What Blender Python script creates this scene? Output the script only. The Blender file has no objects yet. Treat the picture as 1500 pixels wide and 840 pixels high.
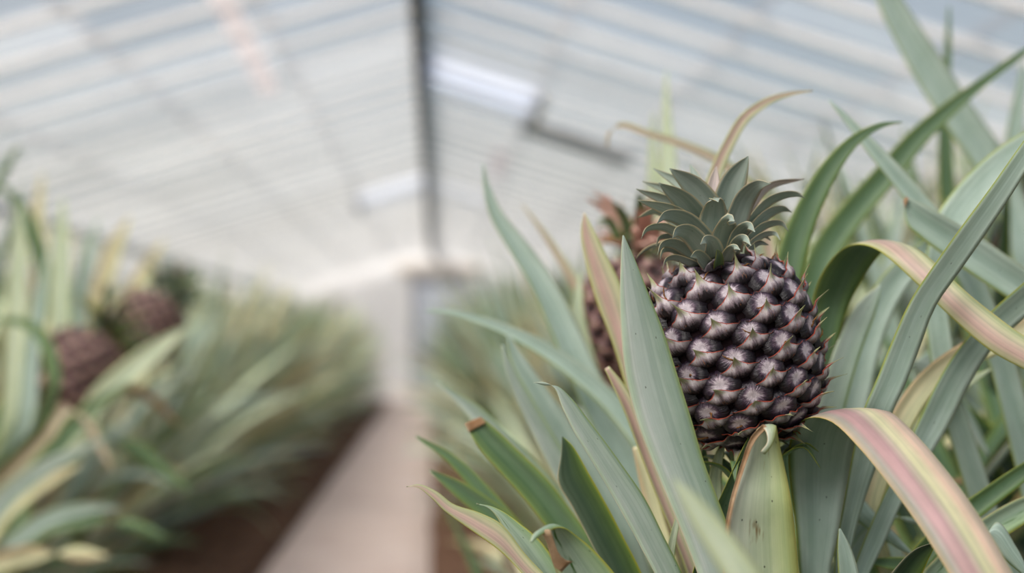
import bpy, math, random
from mathutils import Vector, Matrix, Euler, noise
random.seed(7)
PI = math.pi
scene = bpy.context.scene
COL = scene.collection

# ------------------------------------------------------------ camera, sky, sun, exposure
CAM_H = 0.95
F_PX = 2083.0
YAW, PITCH = math.radians(3.08), math.radians(2.12)
cam_data = bpy.data.cameras.new('camera')
cam_data.sensor_width = 36.0
cam_data.lens = 36.0 * F_PX / 1500.0
cam_data.clip_start = 0.05
cam_data.clip_end = 300
cam_data.dof.use_dof = True
cam_data.dof.focus_distance = 0.955
cam_data.dof.aperture_fstop = 2.9
cam_data.dof.aperture_blades = 0
cam = bpy.data.objects.new('camera', cam_data)
COL.objects.link(cam)
cam.location = (0, 0, CAM_H)
cam.rotation_euler = (PI / 2 + PITCH, 0, -YAW)
scene.camera = cam

world = bpy.data.worlds.new('sky_world')
scene.world = world
world.use_nodes = True
wn = world.node_tree
wn.nodes.clear()
w_out = wn.nodes.new('ShaderNodeOutputWorld')
w_bg = wn.nodes.new('ShaderNodeBackground')
w_sky = wn.nodes.new('ShaderNodeTexSky')
w_sky.sky_type = 'NISHITA'
w_sky.sun_disc = False
w_sky.sun_elevation = math.radians(48)
w_sky.sun_rotation = math.radians(-141)
w_sky.air_density = 1.4
w_sky.dust_density = 5.0
w_sky.ozone_density = 1.0
w_bg.inputs['Strength'].default_value = 0.105
wn.links.new(w_sky.outputs[0], w_bg.inputs['Color'])
wn.links.new(w_bg.outputs[0], w_out.inputs['Surface'])

sun_data = bpy.data.lights.new('sun', 'SUN')
sun_data.energy = 3.6
sun_data.angle = math.radians(26)
sun_data.color = (1.0, 0.98, 0.965)
sun = bpy.data.objects.new('sun', sun_data)
COL.objects.link(sun)
sun_dir = Vector((-0.58, -0.72, 0.78)).normalized()
sun.rotation_euler = sun_dir.to_track_quat('Z', 'Y').to_euler()
sun.location = (-6, -6, 9)

vs = scene.view_settings
vs.view_transform = 'Standard'
vs.look = 'None'
vs.gamma = 1.0
vs.use_curve_mapping = False
vs.exposure = 0.50

# ------------------------------------------------------------ pixel -> world direction
_f = Vector((math.sin(YAW) * math.cos(PITCH), math.cos(YAW) * math.cos(PITCH), math.sin(PITCH)))
_r = Vector((math.cos(YAW), -math.sin(YAW), 0))
_u = _r.cross(_f)
CAMP = Vector((0, 0, CAM_H))


def P(px, py, d):
    ray = _f + _r * ((px - 750) / F_PX) - _u * ((py - 420) / F_PX)
    return CAMP + ray * (d / ray.y)


def proj(p):
    q = p - CAMP
    z = q.dot(_f)
    if z < 0.05:
        return None
    return (750 + F_PX * q.dot(_r) / z, 420 - F_PX * q.dot(_u) / z)


# ------------------------------------------------------------ materials
class NT:
    def __init__(self, name):
        self.m = bpy.data.materials.new(name)
        self.m.use_nodes = True
        self.t = self.m.node_tree
        self.t.nodes.clear()
        self.out = self.n('ShaderNodeOutputMaterial')

    def n(self, typ, **kw):
        nd = self.t.nodes.new(typ)
        for k, v in kw.items():
            setattr(nd, k, v)
        return nd

    def l(self, a, b):
        self.t.links.new(a, b)

    def math(self, op, a, b=None, c=None, clamp=False):
        nd = self.n('ShaderNodeMath', operation=op)
        nd.use_clamp = clamp
        for i, x in enumerate((a, b, c)):
            if x is None:
                continue
            if isinstance(x, (int, float)):
                nd.inputs[i].default_value = x
            else:
                self.l(x, nd.inputs[i])
        return nd.outputs[0]

    def mix(self, fac, a, b, blend='MIX'):
        nd = self.n('ShaderNodeMix', data_type='RGBA', blend_type=blend)
        for idx, x in ((0, fac), (6, a), (7, b)):
            if isinstance(x, (int, float)):
                nd.inputs[idx].default_value = x
            elif isinstance(x, tuple):
                nd.inputs[idx].default_value = (*x, 1) if len(x) == 3 else x
            else:
                self.l(x, nd.inputs[idx])
        return nd.outputs[2]

    def ramp(self, fac, stops, interp='LINEAR'):
        nd = self.n('ShaderNodeValToRGB')
        cr = nd.color_ramp
        cr.interpolation = interp
        while len(cr.elements) < len(stops):
            cr.elements.new(0.5)
        for e, (p, c) in zip(cr.elements, stops):
            e.position = p
            e.color = (*c, 1) if len(c) == 3 else c
        self.l(fac, nd.inputs[0])
        return nd.outputs[0]

    def noise(self, vec, scale=5, detail=2, rough=0.5):
        nd = self.n('ShaderNodeTexNoise')
        nd.inputs['Scale'].default_value = scale
        nd.inputs['Detail'].default_value = detail
        nd.inputs['Roughness'].default_value = rough
        if vec is not None:
            self.l(vec, nd.inputs['Vector'])
        return nd.outputs['Fac']

    def comb(self, x, y, z=0.0):
        nd = self.n('ShaderNodeCombineXYZ')
        for i, v in enumerate((x, y, z)):
            if isinstance(v, (int, float)):
                nd.inputs[i].default_value = v
            else:
                self.l(v, nd.inputs[i])
        return nd.outputs[0]

    def uv(self):
        nd = self.n('ShaderNodeUVMap')
        nd.uv_map = 'UVMap'
        s = self.n('ShaderNodeSeparateXYZ')
        self.l(nd.outputs[0], s.inputs[0])
        return s.outputs[0], s.outputs[1]

    def bsdf(self, color, rough=0.5, spec=0.4, bump=None, bump_str=0.3, bump_dist=0.001, transl=0.0, tcol=None):
        b = self.n('ShaderNodeBsdfPrincipled')
        if isinstance(color, tuple):
            b.inputs['Base Color'].default_value = (*color, 1)
        else:
            self.l(color, b.inputs['Base Color'])
        if isinstance(rough, (int, float)):
            b.inputs['Roughness'].default_value = rough
        else:
            self.l(rough, b.inputs['Roughness'])
        b.inputs['Specular IOR Level'].default_value = spec
        if bump is not None:
            bn = self.n('ShaderNodeBump')
            bn.inputs['Strength'].default_value = bump_str
            bn.inputs['Distance'].default_value = bump_dist
            self.l(bump, bn.inputs['Height'])
            self.l(bn.outputs[0], b.inputs['Normal'])
        sh = b.outputs[0]
        if transl > 0:
            tr = self.n('ShaderNodeBsdfTranslucent')
            if tcol is not None and not isinstance(tcol, tuple):
                self.l(tcol, tr.inputs['Color'])
            elif tcol is not None:
                tr.inputs['Color'].default_value = (*tcol, 1)
            elif not isinstance(color, tuple):
                self.l(color, tr.inputs['Color'])
            mx = self.n('ShaderNodeMixShader')
            mx.inputs[0].default_value = transl
            self.l(sh, mx.inputs[1])
            self.l(tr.outputs[0], mx.inputs[2])
            sh = mx.outputs[0]
        self.l(sh, self.out.inputs['Surface'])
        return self.m


def simple_mat(name, c1, c2, scale=8, rough=0.7, spec=0.3, bump=0.2, dist=0.002, detail=4):
    t = NT(name)
    tc = t.n('ShaderNodeTexCoord')
    nz = t.noise(tc.outputs['Object'], scale, detail, 0.6)
    col = t.ramp(nz, [(0.3, c1), (0.7, c2)])
    return t.bsdf(col, rough, spec, nz, bump, dist)


def leaf_mat(name, stops, dark=0.55, spots=0.0, patch=None, rough=0.42, spec=0.42, transl=0.16, vary=0.25, gain=1.65, grey=0.15):
    """ramp across the blade (u), fibre streaks along it, flecks, blotches and per-leaf variation"""
    t = NT(name)
    u, v = t.uv()
    oi = t.n('ShaderNodeObjectInfo')
    rnd = oi.outputs['Random']
    off = t.math('MULTIPLY', rnd, 37.0)
    wob = t.noise(t.comb(t.math('MULTIPLY', u, 1.5), t.math('MULTIPLY_ADD', v, 14.0, off), off), 1.0, 3)
    uu = t.math('ADD', u, t.math('MULTIPLY', t.math('SUBTRACT', wob, 0.5), 0.05), clamp=True)
    def adj(c, p):
        if p < 0.04 or p > 0.96:
            return tuple(min(x * 1.55, 0.9) for x in c)
        g = (c[0] + c[1] + c[2]) / 3
        return tuple(min((x + (g - x) * grey) * gain * k, 0.9) for x, k in zip(c, (1.0, 1.0, 1.02)))
    stops = [(p, adj(c, p)) for p, c in stops]
    base = t.ramp(uu, stops)
    fib = t.noise(t.comb(t.math('MULTIPLY', u, 70.0), t.math('MULTIPLY_ADD', v, 10.0, off)), 1.0, 2, 0.6)
    band = t.noise(t.comb(t.math('MULTIPLY', u, 9.0), t.math('MULTIPLY_ADD', v, 3.0, off), off), 1.0, 2, 0.5)
    blot = t.noise(t.comb(t.math('MULTIPLY', u, 2.5), t.math('MULTIPLY_ADD', v, 30.0, off), off), 1.0, 3, 0.55)
    fibc = t.ramp(fib, [(0.3, (dark + 0.25, dark + 0.27, dark + 0.25)), (0.65, (1.0, 1.0, 1.0))])
    col = t.mix(0.6, base, fibc, 'MULTIPLY')
    bandc = t.ramp(band, [(0.35, (0.72, 0.78, 0.72)), (0.6, (1.04, 1.03, 1.0))])
    col = t.mix(0.65, col, bandc, 'MULTIPLY')
    blc = t.ramp(blot, [(0.35, (0.82, 0.86, 0.8)), (0.62, (1.05, 1.04, 1.03))])
    col = t.mix(0.7, col, blc, 'MULTIPLY')
    if patch:
        pn = t.noise(t.comb(t.math('MULTIPLY', u, 5.0), t.math('MULTIPLY_ADD', v, 22.0, off), 3.3), 1.0, 3, 0.6)
        pm = t.ramp(pn, [(0.60, (0, 0, 0)), (0.68, (1, 1, 1))])
        col = t.mix(pm, col, patch)
    if spots > 0:
        vo = t.n('ShaderNodeTexVoronoi')
        vo.inputs['Scale'].default_value = 1.0
        t.l(t.comb(t.math('MULTIPLY', u, 9.0), t.math('MULTIPLY_ADD', v, 130.0, off)), vo.inputs['Vector'])
        sep = t.n('ShaderNodeSeparateColor')
        t.l(vo.outputs['Color'], sep.inputs[0])
        pick = t.math('LESS_THAN', sep.outputs[0], spots)
        dm = t.math('LESS_THAN', vo.outputs['Distance'], 0.11)
        col = t.mix(t.math('MULTIPLY', t.math('MULTIPLY', pick, dm), 0.75), col, (0.03, 0.035, 0.02))
    val = t.math('MULTIPLY_ADD', rnd, vary, 1.0 - vary * 0.5)
    hs = t.n('ShaderNodeHueSaturation')
    t.l(col, hs.inputs['Color'])
    t.l(val, hs.inputs['Value'])
    hs.inputs['Hue'].default_value = 0.5
    col = hs.outputs[0]
    return t.bsdf(col, rough, spec, fib, 0.25, 0.0004, transl)


YG = (0.32, 0.31, 0.03)      # yellow-green rim
M = {}
M['silver'] = leaf_mat('leaf_silver', [(0.0, (0.50, 0.44, 0.34)), (0.03, (0.36, 0.44, 0.34)), (0.2, (0.38, 0.45, 0.39)), (0.30, (0.30, 0.40, 0.33)), (0.55, (0.27, 0.37, 0.30)),
                       (0.9, (0.24, 0.36, 0.25)), (0.96, (0.22, 0.38, 0.12)), (1.0, (0.34, 0.40, 0.12))], spots=0.10, gain=1.55, grey=0.42)
M['glaucous'] = leaf_mat('leaf_glaucous', [(0.0, YG), (0.035, (0.22, 0.30, 0.13)), (0.12, (0.19, 0.27, 0.21)), (0.5, (0.16, 0.245, 0.20)), (0.88, (0.19, 0.27, 0.22)),
                         (0.97, (0.28, 0.33, 0.27)), (1.0, (0.32, 0.34, 0.22))], spots=0.05, gain=2.6, grey=0.42)
M['green'] = leaf_mat('leaf_green', [(0.0, YG), (0.05, (0.14, 0.22, 0.06)), (0.4, (0.085, 0.16, 0.075)), (0.7, (0.10, 0.17, 0.09)), (0.95, (0.13, 0.22, 0.06)), (1.0, YG)], spots=0.05)
M['deep'] = leaf_mat('leaf_deep', [(0.0, (0.36, 0.32, 0.22)), (0.06, (0.10, 0.15, 0.09)), (0.4, (0.05, 0.095, 0.05)), (0.75, (0.07, 0.13, 0.035)), (0.92, (0.13, 0.22, 0.03)), (1.0, YG)], spots=0.03, gain=1.1)
M['scarred'] = leaf_mat('leaf_scarred', [(0.0, (0.34, 0.24, 0.13)), (0.03, (0.30, 0.33, 0.16)), (0.15, (0.26, 0.33, 0.24)), (0.5, (0.23, 0.31, 0.23)), (0.9, (0.21, 0.31, 0.15)), (1.0, YG)],
                        spots=0.22, patch=(0.06, 0.14, 0.03))
M['striped'] = leaf_mat('leaf_striped', [(0.0, (0.50, 0.36, 0.20)), (0.04, (0.52, 0.42, 0.31)), (0.12, (0.36, 0.33, 0.29)), (0.22, (0.44, 0.27, 0.27)), (0.38, (0.47, 0.28, 0.29)),
                        (0.48, (0.50, 0.40, 0.33)), (0.58, (0.58, 0.55, 0.34)), (0.68, (0.58, 0.52, 0.34)), (0.8, (0.58, 0.42, 0.32)), (0.96, (0.58, 0.45, 0.36)), (1.0, (0.50, 0.44, 0.28))],
                        dark=0.7, vary=0.05, rough=0.48, gain=1.25, grey=0.05)
M['blush'] = leaf_mat('leaf_blush', [(0.0, YG), (0.06, (0.42, 0.42, 0.22)), (0.3, (0.46, 0.29, 0.25)), (0.5, (0.49, 0.35, 0.28)), (0.72, (0.48, 0.45, 0.28)), (0.94, (0.38, 0.42, 0.20)), (1.0, (0.42, 0.38, 0.12))],
                      dark=0.6, vary=0.1, gain=1.45)
M['tan'] = leaf_mat('leaf_tan', [(0.0, (0.42, 0.28, 0.13)), (0.1, (0.55, 0.43, 0.25)), (0.5, (0.60, 0.52, 0.32)), (0.85, (0.52, 0.50, 0.28)), (1.0, (0.44, 0.40, 0.18))], dark=0.6, vary=0.15)
M['pale'] = leaf_mat('leaf_pale', [(0.0, YG), (0.06, (0.42, 0.47, 0.30)), (0.5, (0.46, 0.52, 0.38)), (0.94, (0.42, 0.48, 0.30)), (1.0, YG)], dark=0.65, vary=0.15)
M['dying'] = leaf_mat('leaf_dying', [(0.0, (0.50, 0.36, 0.22)), (0.035, (0.52, 0.42, 0.30)), (0.07, (0.36, 0.37, 0.30)), (0.3, (0.27, 0.31, 0.22)), (0.6, (0.25, 0.30, 0.17)),
                      (0.85, (0.27, 0.32, 0.12)), (0.96, (0.33, 0.34, 0.06)), (1.0, (0.36, 0.30, 0.08))], spots=0.25, patch=(0.20, 0.15, 0.07), gain=1.9, grey=0.25)
M['crown'] = leaf_mat('crown_leaf', [(0.0, (0.36, 0.29, 0.16)), (0.05, (0.24, 0.22, 0.12)), (0.13, (0.13, 0.19, 0.14)), (0.5, (0.15, 0.21, 0.165)), (0.87, (0.14, 0.20, 0.15)), (0.95, (0.26, 0.24, 0.13)), (1.0, (0.36, 0.28, 0.16))],
                      spots=0.12, rough=0.5, transl=0.06, vary=0.3, gain=2.5, grey=0.5)
M['crown_pink'] = leaf_mat('crown_leaf_pink', [(0.0, (0.42, 0.34, 0.2)), (0.1, (0.42, 0.33, 0.30)), (0.5, (0.45, 0.36, 0.34)), (0.9, (0.42, 0.33, 0.3)), (1.0, (0.42, 0.33, 0.22))], transl=0.1, vary=0.1)
M['crown_rose'] = leaf_mat('crown_leaf_rose', [(0.0, (0.55, 0.32, 0.25)), (0.5, (0.62, 0.34, 0.30)), (1.0, (0.55, 0.32, 0.25))], transl=0.15)
M['dry'] = simple_mat('dry_leaf_tip', (0.32, 0.17, 0.08), (0.52, 0.38, 0.24), 60, 0.8)
M['brown_dry'] = simple_mat('dried_flower_brown', (0.10, 0.04, 0.012), (0.36, 0.17, 0.05), 300, 0.8)


def fruitlet_mat(name, white, mid, dark, rim):
    t = NT(name)
    u, v = t.uv()
    x = t.math('MULTIPLY_ADD', u, 2.0, -1.0)
    y = t.math('MULTIPLY_ADD', v, 2.0, -1.24)
    r = t.math('SQRT', t.math('ADD', t.math('MULTIPLY', x, x), t.math('MULTIPLY', y, y)))
    ang = t.math('ARCTAN2', y, x)
    rnd = t.n('ShaderNodeObjectInfo').outputs['Random']
    off = t.math('MULTIPLY', rnd, 50.0)
    ray = t.noise(t.comb(t.math('MULTIPLY', t.math('COSINE', ang), 9.0), t.math('MULTIPLY', t.math('SINE', ang), 9.0), t.math('MULTIPLY_ADD', r, 1.2, off)), 1.0, 3, 0.6)
    mott = t.noise(t.comb(t.math('MULTIPLY', x, 3.0), t.math('MULTIPLY', y, 3.0), off), 1.0, 3, 0.6)
    rr = t.math('ADD', r, t.math('MULTIPLY_ADD', ray, 0.55, -0.275))
    rr = t.math('ADD', rr, t.math('MULTIPLY_ADD', mott, 0.5, -0.25))
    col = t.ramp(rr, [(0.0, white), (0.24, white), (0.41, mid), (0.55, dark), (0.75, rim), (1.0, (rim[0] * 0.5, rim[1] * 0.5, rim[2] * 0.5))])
    grain = t.noise(t.comb(t.math('MULTIPLY', x, 28.0), t.math('MULTIPLY', y, 28.0), off), 1.0, 1, 0.5)
    gc = t.ramp(grain, [(0.35, (0.72, 0.70, 0.72)), (0.6, (1.1, 1.08, 1.1))])
    col = t.mix(0.7, col, gc, 'MULTIPLY')
    h = t.math('ADD', t.math('MULTIPLY', ray, 1.0), t.math('MULTIPLY', grain, 0.3))
    return t.bsdf(col, 0.34, 0.5, h, 0.6, 0.0014)


def bract_mat(name, pale, mid, dark, edge):
    """u = position across, v = bottom to free upper edge; UV2-like data packed: u,v only"""
    t = NT(name)
    u, v = t.uv()
    x = t.math('MULTIPLY_ADD', u, 2.0, -1.0)
    ax = t.math('ABSOLUTE', x)
    rnd = t.n('ShaderNodeObjectInfo').outputs['Random']
    off = t.math('MULTIPLY', rnd, 50.0)
    st = t.noise(t.comb(t.math('MULTIPLY', x, 9.0), t.math('MULTIPLY', v, 1.3), off), 1.0, 3, 0.65)
    gr = t.noise(t.comb(t.math('MULTIPLY', x, 22.0), t.math('MULTIPLY', v, 16.0), off), 1.0, 2, 0.6)
    f = t.math('ADD', t.math('MULTIPLY_ADD', st, 0.7, -0.35), t.math('ADD', t.math('MULTIPLY_ADD', gr, 0.3, -0.15), v))
    col = t.ramp(f, [(0.14, dark), (0.40, mid), (0.70, pale), (0.9, pale), (1.0, mid)])
    side = t.math('MULTIPLY', t.math('SUBTRACT', ax, 0.22, clamp=True), 1.5, clamp=True)
    col = t.mix(t.math('MULTIPLY', side, 0.85), col, tuple(0.35 * a + 0.65 * b for a, b in zip(mid, dark)))
    # green beak along the centre
    cen = t.ramp(ax, [(0.10, (1, 1, 1)), (0.22, (0, 0, 0))])
    hi = t.ramp(v, [(0.55, (0, 0, 0)), (0.80, (1, 1, 1))])
    col = t.mix(t.math('MULTIPLY', cen, hi), col, (0.36, 0.38, 0.19))
    # red rim on the shoulders
    rimm = t.math('MULTIPLY', t.ramp(v, [(0.90, (0, 0, 0)), (0.955, (1, 1, 1))]), t.ramp(ax, [(0.12, (0, 0, 0)), (0.2, (1, 1, 1))]))
    col = t.mix(rimm, col, edge)
    # rusty flecks near the keel
    fl = t.noise(t.comb(t.math('MULTIPLY', x, 16.0), t.math('MULTIPLY', v, 3.2), t.math('ADD', off, 9.0)), 1.0, 1, 0.5)
    fm = t.math('MULTIPLY', t.ramp(fl, [(0.68, (0, 0, 0)), (0.73, (1, 1, 1))]), t.ramp(ax, [(0.3, (1, 1, 1)), (0.5, (0, 0, 0))]))
    col = t.mix(t.math('MULTIPLY', fm, 0.8), col, (0.30, 0.11, 0.03))
    h = t.math('ADD', st, t.math('MULTIPLY', gr, 0.4))
    return t.bsdf(col, 0.5, 0.4, h, 0.5, 0.0008)


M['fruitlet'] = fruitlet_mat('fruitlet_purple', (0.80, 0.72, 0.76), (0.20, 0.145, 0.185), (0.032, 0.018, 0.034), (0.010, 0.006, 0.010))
M['bract'] = bract_mat('bract_grey', (0.60, 0.54, 0.55), (0.22, 0.17, 0.19), (0.012, 0.008, 0.011), (0.34, 0.05, 0.02))
M['fruitlet_pink'] = fruitlet_mat('fruitlet_rosy', (0.50, 0.34, 0.32), (0.26, 0.13, 0.12), (0.09, 0.035, 0.035), (0.04, 0.015, 0.015))
M['bract_pink'] = bract_mat('bract_rosy', (0.48, 0.33, 0.30), (0.26, 0.14, 0.12), (0.06, 0.03, 0.03), (0.30, 0.08, 0.04))
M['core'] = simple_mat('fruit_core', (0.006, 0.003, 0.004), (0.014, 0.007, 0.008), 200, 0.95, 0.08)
M['stalk'] = simple_mat('stalk_green', (0.10, 0.16, 0.05), (0.20, 0.26, 0.10), 60, 0.6)
M['stem'] = simple_mat('stem_brown', (0.07, 0.06, 0.03), (0.16, 0.14, 0.07), 40, 0.8)
M['soil'] = simple_mat('soil', (0.09, 0.045, 0.028), (0.24, 0.14, 0.09), 14, 0.95, 0.1, 0.8, 0.03)
M['path'] = simple_mat('path_concrete', (0.70, 0.55, 0.475), (0.82, 0.68, 0.60), 3.5, 0.85, 0.2, 0.3, 0.004, 6)
M['wall'] = simple_mat('whitewash_wall', (0.57, 0.565, 0.56), (0.66, 0.66, 0.655), 2.0, 0.9, 0.1, 0.2, 0.004)
M['timber'] = simple_mat('painted_timber', (0.62, 0.62, 0.61), (0.76, 0.76, 0.75), 9, 0.6)
M['bar'] = simple_mat('white_painted_bar', (0.72, 0.72, 0.72), (0.80, 0.80, 0.79), 9, 0.5)
M['dark_timber'] = simple_mat('dark_ridge_timber', (0.11, 0.115, 0.125), (0.19, 0.195, 0.205), 9, 0.7)
M['old_timber'] = simple_mat('old_brown_timber', (0.36, 0.28, 0.26), (0.48, 0.40, 0.37), 9, 0.8)
M['door'] = simple_mat('door_grey_blue', (0.50, 0.53, 0.61), (0.57, 0.60, 0.68), 4, 0.5)
M['frame_grey'] = simple_mat('door_frame_grey', (0.30, 0.31, 0.33), (0.38, 0.39, 0.41), 4, 0.6)
M['lintel'] = simple_mat('lintel_stone', (0.58, 0.52, 0.46), (0.70, 0.64, 0.57), 5, 0.9)
M['metal'] = simple_mat('handle_metal', (0.25, 0.25, 0.25), (0.35, 0.35, 0.35), 20, 0.35)


def pane_mat(name, clear=False):
    t = NT(name)
    if clear is True:
        tr = t.n('ShaderNodeBsdfTransparent')
        tr.inputs['Color'].default_value = (0.86, 0.90, 0.97, 1)
        gl = t.n('ShaderNodeBsdfGlossy')
        gl.inputs['Roughness'].default_value = 0.05
        mx = t.n('ShaderNodeMixShader')
        mx.inputs[0].default_value = 0.06
        t.l(tr.outputs[0], mx.inputs[1])
        t.l(gl.outputs[0], mx.inputs[2])
        t.l(mx.outputs[0], t.out.inputs['Surface'])
        return t.m
    geo = t.n('ShaderNodeNewGeometry')
    oi = t.n('ShaderNodeObjectInfo')
    r = t.math('FRACT', t.math('ADD', geo.outputs['Random Per Island'], oi.outputs['Random']))
    tc = t.n('ShaderNodeTexCoord')
    nz = t.noise(geo.outputs['Position'], 1.7, 4, 0.6)
    nz2 = t.noise(geo.outputs['Position'], 0.5, 2, 0.5)
    a = t.ramp(r, [(0.0, (0.45, 0.455, 0.465)), (0.45, (0.54, 0.545, 0.555)), (0.8, (0.64, 0.64, 0.645)), (1.0, (0.86, 0.85, 0.84))])
    b = t.ramp(nz, [(0.3, (0.82, 0.82, 0.84)), (0.6, (1.0, 1.0, 1.0))])
    col = t.mix(0.8, a, b, 'MULTIPLY')
    c = t.ramp(nz2, [(0.35, (0.90, 0.93, 0.98)), (0.65, (1.0, 0.985, 0.97))])
    col = t.mix(0.8, col, c, 'MULTIPLY')
    trl = t.n('ShaderNodeBsdfTranslucent')
    dif = t.n('ShaderNodeBsdfDiffuse')
    t.l(col, trl.inputs['Color'])
    t.l(col, dif.inputs['Color'])
    mx = t.n('ShaderNodeMixShader')
    mx.inputs[0].default_value = 0.40
    t.l(trl.outputs[0], mx.inputs[1])
    t.l(dif.outputs[0], mx.inputs[2])
    tra = t.n('ShaderNodeBsdfTransparent')      # thin wash: part of the light passes straight on
    mx2 = t.n('ShaderNodeMixShader')
    mx2.inputs[0].default_value = 0.0 if clear else 0.52
    if clear:
        mx.inputs[0].default_value = 0.12
        col = t.mix(0.85, col, (0.80, 0.86, 0.97))  # pale blue in the colour stands in for bright sky through the vents
        t.l(col, trl.inputs['Color'])
    t.l(mx.outputs[0], mx2.inputs[1])
    t.l(tra.outputs[0], mx2.inputs[2])
    t.l(mx2.outputs[0], t.out.inputs['Surface'])
    return t.m


M['pane'] = pane_mat('whitewashed_glass')
M['clear'] = pane_mat('clear_glass', True)
M['vent_sky'] = pane_mat('vent_glass_sky_tint', 'vent_sky')


def roof_streak_mat():
    t = NT('roof_streak_translucent')
    tc = t.n('ShaderNodeTexCoord')
    nz = t.noise(tc.outputs['Object'], 6, 3)
    col = t.ramp(nz, [(0.3, (0.70, 0.64, 0.63)), (0.7, (0.80, 0.74, 0.72))])
    tr = t.n('ShaderNodeBsdfTranslucent')
    df = t.n('ShaderNodeBsdfDiffuse')
    t.l(col, tr.inputs['Color'])
    t.l(col, df.inputs['Color'])
    mx = t.n('ShaderNodeMixShader')
    mx.inputs[0].default_value = 0.3
    t.l(tr.outputs[0], mx.inputs[1])
    t.l(df.outputs[0], mx.inputs[2])
    t.l(mx.outputs[0], t.out.inputs['Surface'])
    return t.m


M['roof_streak'] = roof_streak_mat()


# ------------------------------------------------------------ mesh / object helpers
def mesh(name, verts, faces, mat=None, uvs=None, smooth=True):
    me = bpy.data.meshes.new(name)
    me.from_pydata([tuple(v) for v in verts], [], faces)
    if uvs is not None:
        ul = me.uv_layers.new(name='UVMap')
        vi = [0] * len(me.loops)
        me.loops.foreach_get('vertex_index', vi)
        flat = []
        for i in vi:
            flat.extend(uvs[i])
        ul.data.foreach_set('uv', flat)
    if smooth:
        me.polygons.foreach_set('use_smooth', [True] * len(me.polygons))
    if mat is not None:
        me.materials.append(mat)
    me.update()
    return me


def obj(name, data, parent=None, mw=None):
    o = bpy.data.objects.new(name, data)
    COL.objects.link(o)
    if parent is not None:
        o.parent = parent
    if mw is not None:
        o.matrix_local = mw
    return o


def empty(name, loc=(0, 0, 0)):
    o = bpy.data.objects.new(name, None)
    o.empty_display_size = 0.05
    COL.objects.link(o)
    o.location = loc
    return o


def tag(o, label=None, cat=None, group=None, kind=None):
    if label:
        o['label'] = label
    if cat:
        o['category'] = cat
    if group:
        o['group'] = group
    if kind:
        o['kind'] = kind
    return o


def copy_tree(o, parent=None, swap=None):
    c = o.copy()
    COL.objects.link(c)
    c.parent = parent
    if swap and c.type == 'MESH' and c.data.materials:
        m = c.data.materials[0]
        if m.name in swap:
            sw = swap[m.name]
            if isinstance(sw, list):
                sw = sw[len(COL.objects) % len(sw)]
            c.material_slots[0].link = 'OBJECT'
            c.material_slots[0].material = sw
    for ch in list(o.children):
        copy_tree(ch, c, swap)
    return c


def box_mesh(name, x0, x1, y0, y1, z0, z1, mat):
    v = [(x, y, z) for x in (x0, x1) for y in (y0, y1) for z in (z0, z1)]
    f = [(0, 1, 3, 2), (4, 6, 7, 5), (0, 4, 5, 1), (2, 3, 7, 6), (0, 2, 6, 4), (1, 5, 7, 3)]
    return mesh(name, v, f, mat, None, False)


def bar_mesh(name, a, b, w, h, up, mat):
    a, b, up = Vector(a), Vector(b), Vector(up)
    d = (b - a).normalized()
    s = d.cross(up).normalized() * w / 2
    n = s.cross(d).normalized() * h / 2
    v = [a - s - n, a + s - n, a + s + n, a - s + n, b - s - n, b + s - n, b + s + n, b - s + n]
    f = [(0, 1, 2, 3), (7, 6, 5, 4), (0, 4, 5, 1), (1, 5, 6, 2), (2, 6, 7, 3), (3, 7, 4, 0)]
    return mesh(name, v, f, mat, None, False)


def catmull(pts, n):
    """centripetal-by-chord interpolation of tuples (center, half) ; returns n samples"""
    K = [p[0].copy() for p in pts]
    H = [p[1].copy() for p in pts]
    t = [0.0]
    for i in range(1, len(K)):
        t.append(t[-1] + max((K[i] - K[i - 1]).length, 1e-4) ** 0.75)
    def tang(A, i):
        if i == 0:
            return (A[1] - A[0]) / (t[1] - t[0])
        if i == len(A) - 1:
            return (A[-1] - A[-2]) / (t[-1] - t[-2])
        d0 = (A[i] - A[i - 1]) / (t[i] - t[i - 1])
        d1 = (A[i + 1] - A[i]) / (t[i + 1] - t[i])
        w0, w1 = t[i + 1] - t[i], t[i] - t[i - 1]
        return (d0 * w0 + d1 * w1) / (w0 + w1)
    TK = [tang(K, i) for i in range(len(K))]
    TH = [tang(H, i) for i in range(len(K))]
    out = []
    per = max(2, int(round(n / (len(K) - 1))))
    for i in range(len(K) - 1):
        dt = t[i + 1] - t[i]
        m = per + 1 if i == len(K) - 2 else per
        for j in range(m):
            s = j / per
            a, b, c, d = 2 * s**3 - 3 * s**2 + 1, s**3 - 2 * s**2 + s, -2 * s**3 + 3 * s**2, s**3 - s**2
            out.append((K[i] * a + TK[i] * (b * dt) + K[i + 1] * c + TK[i + 1] * (d * dt),
                        H[i] * a + TH[i] * (b * dt) + H[i + 1] * c + TH[i + 1] * (d * dt)))
    return out


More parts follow.
